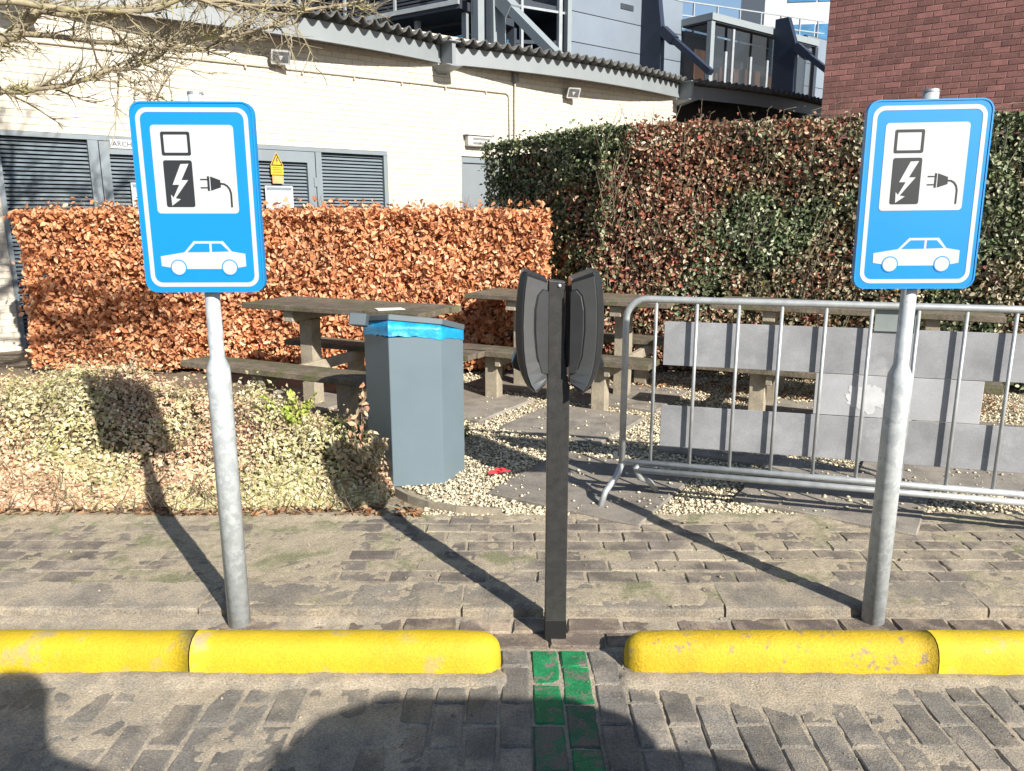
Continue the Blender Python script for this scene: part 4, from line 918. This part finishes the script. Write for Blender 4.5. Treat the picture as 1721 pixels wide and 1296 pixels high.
B().box(12.95, 13.03, 0, .08, 3.6, 8).build('post', 'rail', gb); B().box(14.55, 14.7, -.1, .06, 3.6, 8).build('post', 'fin_light', gb); B().box(14.3, 14.42, -.02, .08, 3.6, 8).build('post', 'rail', gb)
B().bar((12.4, .4, 6.0), (14.6, .4, 6.25), .09, .09).build('rail', 'facade_dark', gb)
for k in range(6): B().box(12.35+k*.38, 12.39+k*.38, 1.1, 1.14, 4.8, 6.5).build('rod', 'fin_light', gb)
# glazed bay with its thin roof
bay = B().box(19.55, 25.7, -1.2, .0, 7.30, 7.50).build('bay_roof', 'fin_light', gb)
B().box(19.6, 25.65, -1.15, -.02, 7.26, 7.298).build('bay_soffit', 'facade_dark', bay)
for x, y in ((19.62, -1.12), (25.6, -1.12)): B().box(x-.09, x+.09, y-.07, y+.09, 3.6, 7.26).build('bay_post', 'fin_light' if x < 20 else 'facade_dark', bay)
for x in (20.45, 20.8, 21.8, 22.75): B().box(x-.05, x+.05, -1.12, -1.03, 3.6, 7.2 if x == 20.8 else 6.5).build('bay_mullion', 'rail', bay)
for x0, x1 in ((19.75, 20.38), (20.52, 20.73), (20.87, 21.73), (21.87, 22.68), (22.82, 25.5)): B().box(x0, x1, -1.07, -1.055, 3.7, 7.2).build('pane', 'pane', bay)
B().box(19.60, 19.615, -1.0, 0, 3.7, 7.2).build('pane', 'pane', bay)
B().box(19.7, 25.6, -.06, -.02, 3.6, 7.19).build('bay_back', 'facade_dark', bay)
for x0, x1, z1 in ((19.72, 20.3, 6.6), (20.45, 21.0, 6.0), (21.1, 21.35, 6.2), (21.6, 22.15, 6.25), (22.5, 23.4, 6.3), (23.7, 25.2, 6.2)): B().box(x0, x1, -.42, -.065, 4.2, z1).build('bay_reflection', 'brown_reflection', bay)  # brown boxes behind the glass stand in for reflections of brown buildings
# roof railing
for k in range(9):
    zr = 8.0+k*.0875; B().box(17.9+k*1.25, 17.95+k*1.25, .2, .25, 7.2, zr).build('railing_post', 'rail', gb)
for dz in (0, -.42): B().bar((17.5, .225, 7.97+dz), (28.4, .225, 8.73+dz), .04, .04).build('railing', 'rail', gb)
# slatted deck volume, skewed to the main front
dk = thing('slatted_upper_storey', 'dark slatted upper storey with pale edge rail above the corrugated roof', 'building', (-3.38, 18.0, 0), math.atan2(-1.5, 2.2))
for k in range(36): B().box(-3.5, 2.85, .32, .36, 5.66+k*.07, 5.698+k*.07).build('slat', 'slat_dark', dk)
B().box(-3.5, 2.85, .37, .45, 5.62, 8.2).build('screen_back', 'void', dk)
B().box(-3.5, 2.85, 0, 1.9, 5.44, 5.60).build('deck', 'facade_dark', dk)
B().box(-3.5, 2.85, -.06, 0.0, 5.51, 5.60).build('deck_edge', 'rail', dk)
for k in range(5): B().box(-3.2+k*1.45, -3.15+k*1.45, -.05, .0, 5.60, 7.2).build('railing_post', 'rail', dk)
B().box(-3.5, 2.85, -.04, .0, 6.25, 6.29).build('railing', 'rail', dk)
for x in (-.6, 1.45, 2.7): B().box(x, x+.10, .25, .35, 3.5, 5.43).build('column', 'fin_light', dk)
B().box(-3.5, 2.85, 1.9, 2.0, 3.5, 5.43).build('wall', 'facade_dark', dk)
for x0, x1 in ((-.2, .9), (1.5, 2.7)): B().box(x0, x1, 1.86, 1.9, 4.4, 5.2).build('window', 'window_blue', dk)
for y in (.8, 1.5): B().box(-3.4, 2.8, y, y+.05, 5.38, 5.438).build('soffit_joint', 'slat_dark', dk)

# far white tower
wt = thing('white_tower', 'white tower block with blue window bands far behind the roofs', 'building', (13.9, 46, 0), R(-8))
B().box(0, 12, 0, 10, 0, 26).build('wall', 'white_render', wt)
for z in (10.7, 13.0, 16.0, 19):
    for k in range(6): B().box(1.2+k*1.6, 2.7+k*1.6, -.05, -.0, z-.2, z+.95).build('window', 'window_blue', wt)

# ------------------------------------------------------------------ outside the frame, behind the viewer: the photographer and a car whose shadows fall in
def person():
    t = thing('person', 'photographer in dark jacket and trousers holding up a phone', 'person', (.14, -.215, 0))
    V = [(0,0,.95), (0,0,1.12), (0,0,1.3), (0,.0,1.47), (0,.01,1.56), (0,.02,1.66), (0,.02,1.79),
         (.19,0,1.46), (.27,.08,1.2), (.0,.13,1.40), (-.025,.15,1.47), (-.19,0,1.46), (-.27,.08,1.2), (-.16,.13,1.40), (-.14,.15,1.47),
         (.1,0,.9), (.11,.02,.5), (.12,-.02,.08), (.13,.12,.03), (-.1,0,.9), (-.11,.02,.5), (-.12,-.02,.08), (-.13,.12,.03)]
    E = [(0,1),(1,2),(2,3),(3,4),(4,5),(5,6),(3,7),(7,8),(8,9),(9,10),(3,11),(11,12),(12,13),(13,14),(0,15),(15,16),(16,17),(17,18),(0,19),(19,20),(20,21),(21,22)]
    rad = [.15,.14,.17,.13,.06,.10,.085,.075,.05,.04,.035,.075,.05,.04,.035,.095,.065,.05,.04,.095,.065,.05,.04]
    me = bpy.data.meshes.new('body'); me.from_pydata(V, E, []); me.materials.append(MATS['jacket']); me.materials.append(MATS['trousers']); me.materials.append(MATS['skin'])
    o = put('body', me, t); sk = o.modifiers.new('skin', 'SKIN'); sub(o, 2)
    for i, d in enumerate(me.skin_vertices[0].data): d.radius = (rad[i], rad[i]*.8 if i < 4 else rad[i])
    me.skin_vertices[0].data[0].use_root = True
    dg = bpy.context.evaluated_depsgraph_get(); m2 = bpy.data.meshes.new_from_object(o.evaluated_get(dg)); m2.materials.clear()
    for q in ('jacket', 'trousers', 'skin'): m2.materials.append(MATS[q])
    for p in m2.polygons:
        c_ = p.center; p.material_index = 1 if c_.z < .93 else (2 if (c_.z > 1.54 or (c_.y > .12 and c_.z > 1.36)) else 0); p.use_smooth = True
    o.modifiers.clear(); o.data = m2
    B().tube([(0,.0,1.70), (0,.0,1.76), (0,.01,1.82), (0,.01,1.86)], [.10, .112, .09, .03], 14).build('hair', 'hair', t, smooth=True)
    for s in (-1, 1):
        for k in range(5): B().tube([(s*.052-.083, .14, 1.46+k*.014), (s*.054-.083, .16, 1.468+k*.014), (s*.042-.083, .172, 1.472+k*.014)], [.008, .008, .006], 6).build('finger', 'skin', t)
    ph = B().box(-.04, .035, -.046, -.038, 1.43, 1.58).build('phone', 'black'); tag(ph, 'black phone held up by the photographer', 'phone')
person()
def car():
    t = thing('parked_car', 'dark hatchback reversed into the bay beside the photographer', 'car', (1.33, -1.62, 0))
    st = [(-2.1, .35, .62, .72), (-1.95, .25, .74, .8), (-1.0, .2, .88, .86), (-.75, .2, .93, .87), (.0, .2, .95, .88), (1.0, .2, .96, .88), (1.85, .22, .98, .86), (2.05, .3, .95, .8), (2.12, .4, .8, .74)]
    bb = B()
    for y, z0, z1, hw in st: bb.v += [(-hw*.96, y, z0), (hw*.96, y, z0), (hw, y, (z0+z1)/2), (hw*.93, y, z1), (-hw*.93, y, z1), (-hw, y, (z0+z1)/2)]
    bb.f += [(k*6+j, k*6+(j+1) % 6, (k+1)*6+(j+1) % 6, (k+1)*6+j) for k in range(len(st)-1) for j in range(6)]+[(5,4,3,2,1,0), tuple((len(st)-1)*6+k for k in range(6))]
    body = bb.build('body', 'car_paint', t, smooth=False, bevel=.05, seg=3)
    cab = B(); cs = [(-.85, .92, .0, .8), (-.1, .94, .50, .78), (.6, .95, .53, .78), (1.62, .95, .49, .76), (2.02, .96, .0, .76)]
    for y, z0, dz, hw in cs: cab.v += [(-hw, y, z0), (hw, y, z0), (hw-.17*(dz > .1), y, z0+dz+.005), (-hw+.17*(dz > .1), y, z0+dz+.005)]
    cab.f += [(k*4+j, k*4+(j+1) % 4, (k+1)*4+(j+1) % 4, (k+1)*4+j) for k in range(4) for j in range(4)]
    cab.build('cabin', 'car_glass', t, bevel=.03, seg=2)
    B().slabz([(-.50, -.1), (.50, -.1), (.57, .3), (.6, 1.0), (.57, 1.5), (.48, 1.72), (.3, 1.82), (-.3, 1.82), (-.48, 1.72), (-.57, 1.5), (-.6, 1.0), (-.57, .3)], 1.45, 1.485).build('roof', 'car_paint', t, bevel=.02, seg=2)
    for x in (-.78, .78):
        for y in (-1.3, 1.25):
            wh = bpy.data.objects.new('wheel', B().tube([(-.1, 0, 0), (.1, 0, 0)], .31, 24).mesh('tyre', 'tyre')); C.objects.link(wh); wh.parent = t; wh.location = (x, y, .31)
            B().tube([(-.105, 0, 0), (.105, 0, 0)], .2, 16).build('rim', 'alloy', wh)
        B().box(x-.1, x+.08, 2.03, 2.12, .72, .9).build('tail_light', 'lamp_red', t); B().box(x-.12, x+.06, -2.1, -2.0, .58, .7).build('headlight', 'lens', t)
    B().box(-.26, .26, 2.12, 2.135, .6, .71).build('number_plate', 'warn_yellow', t)
car()
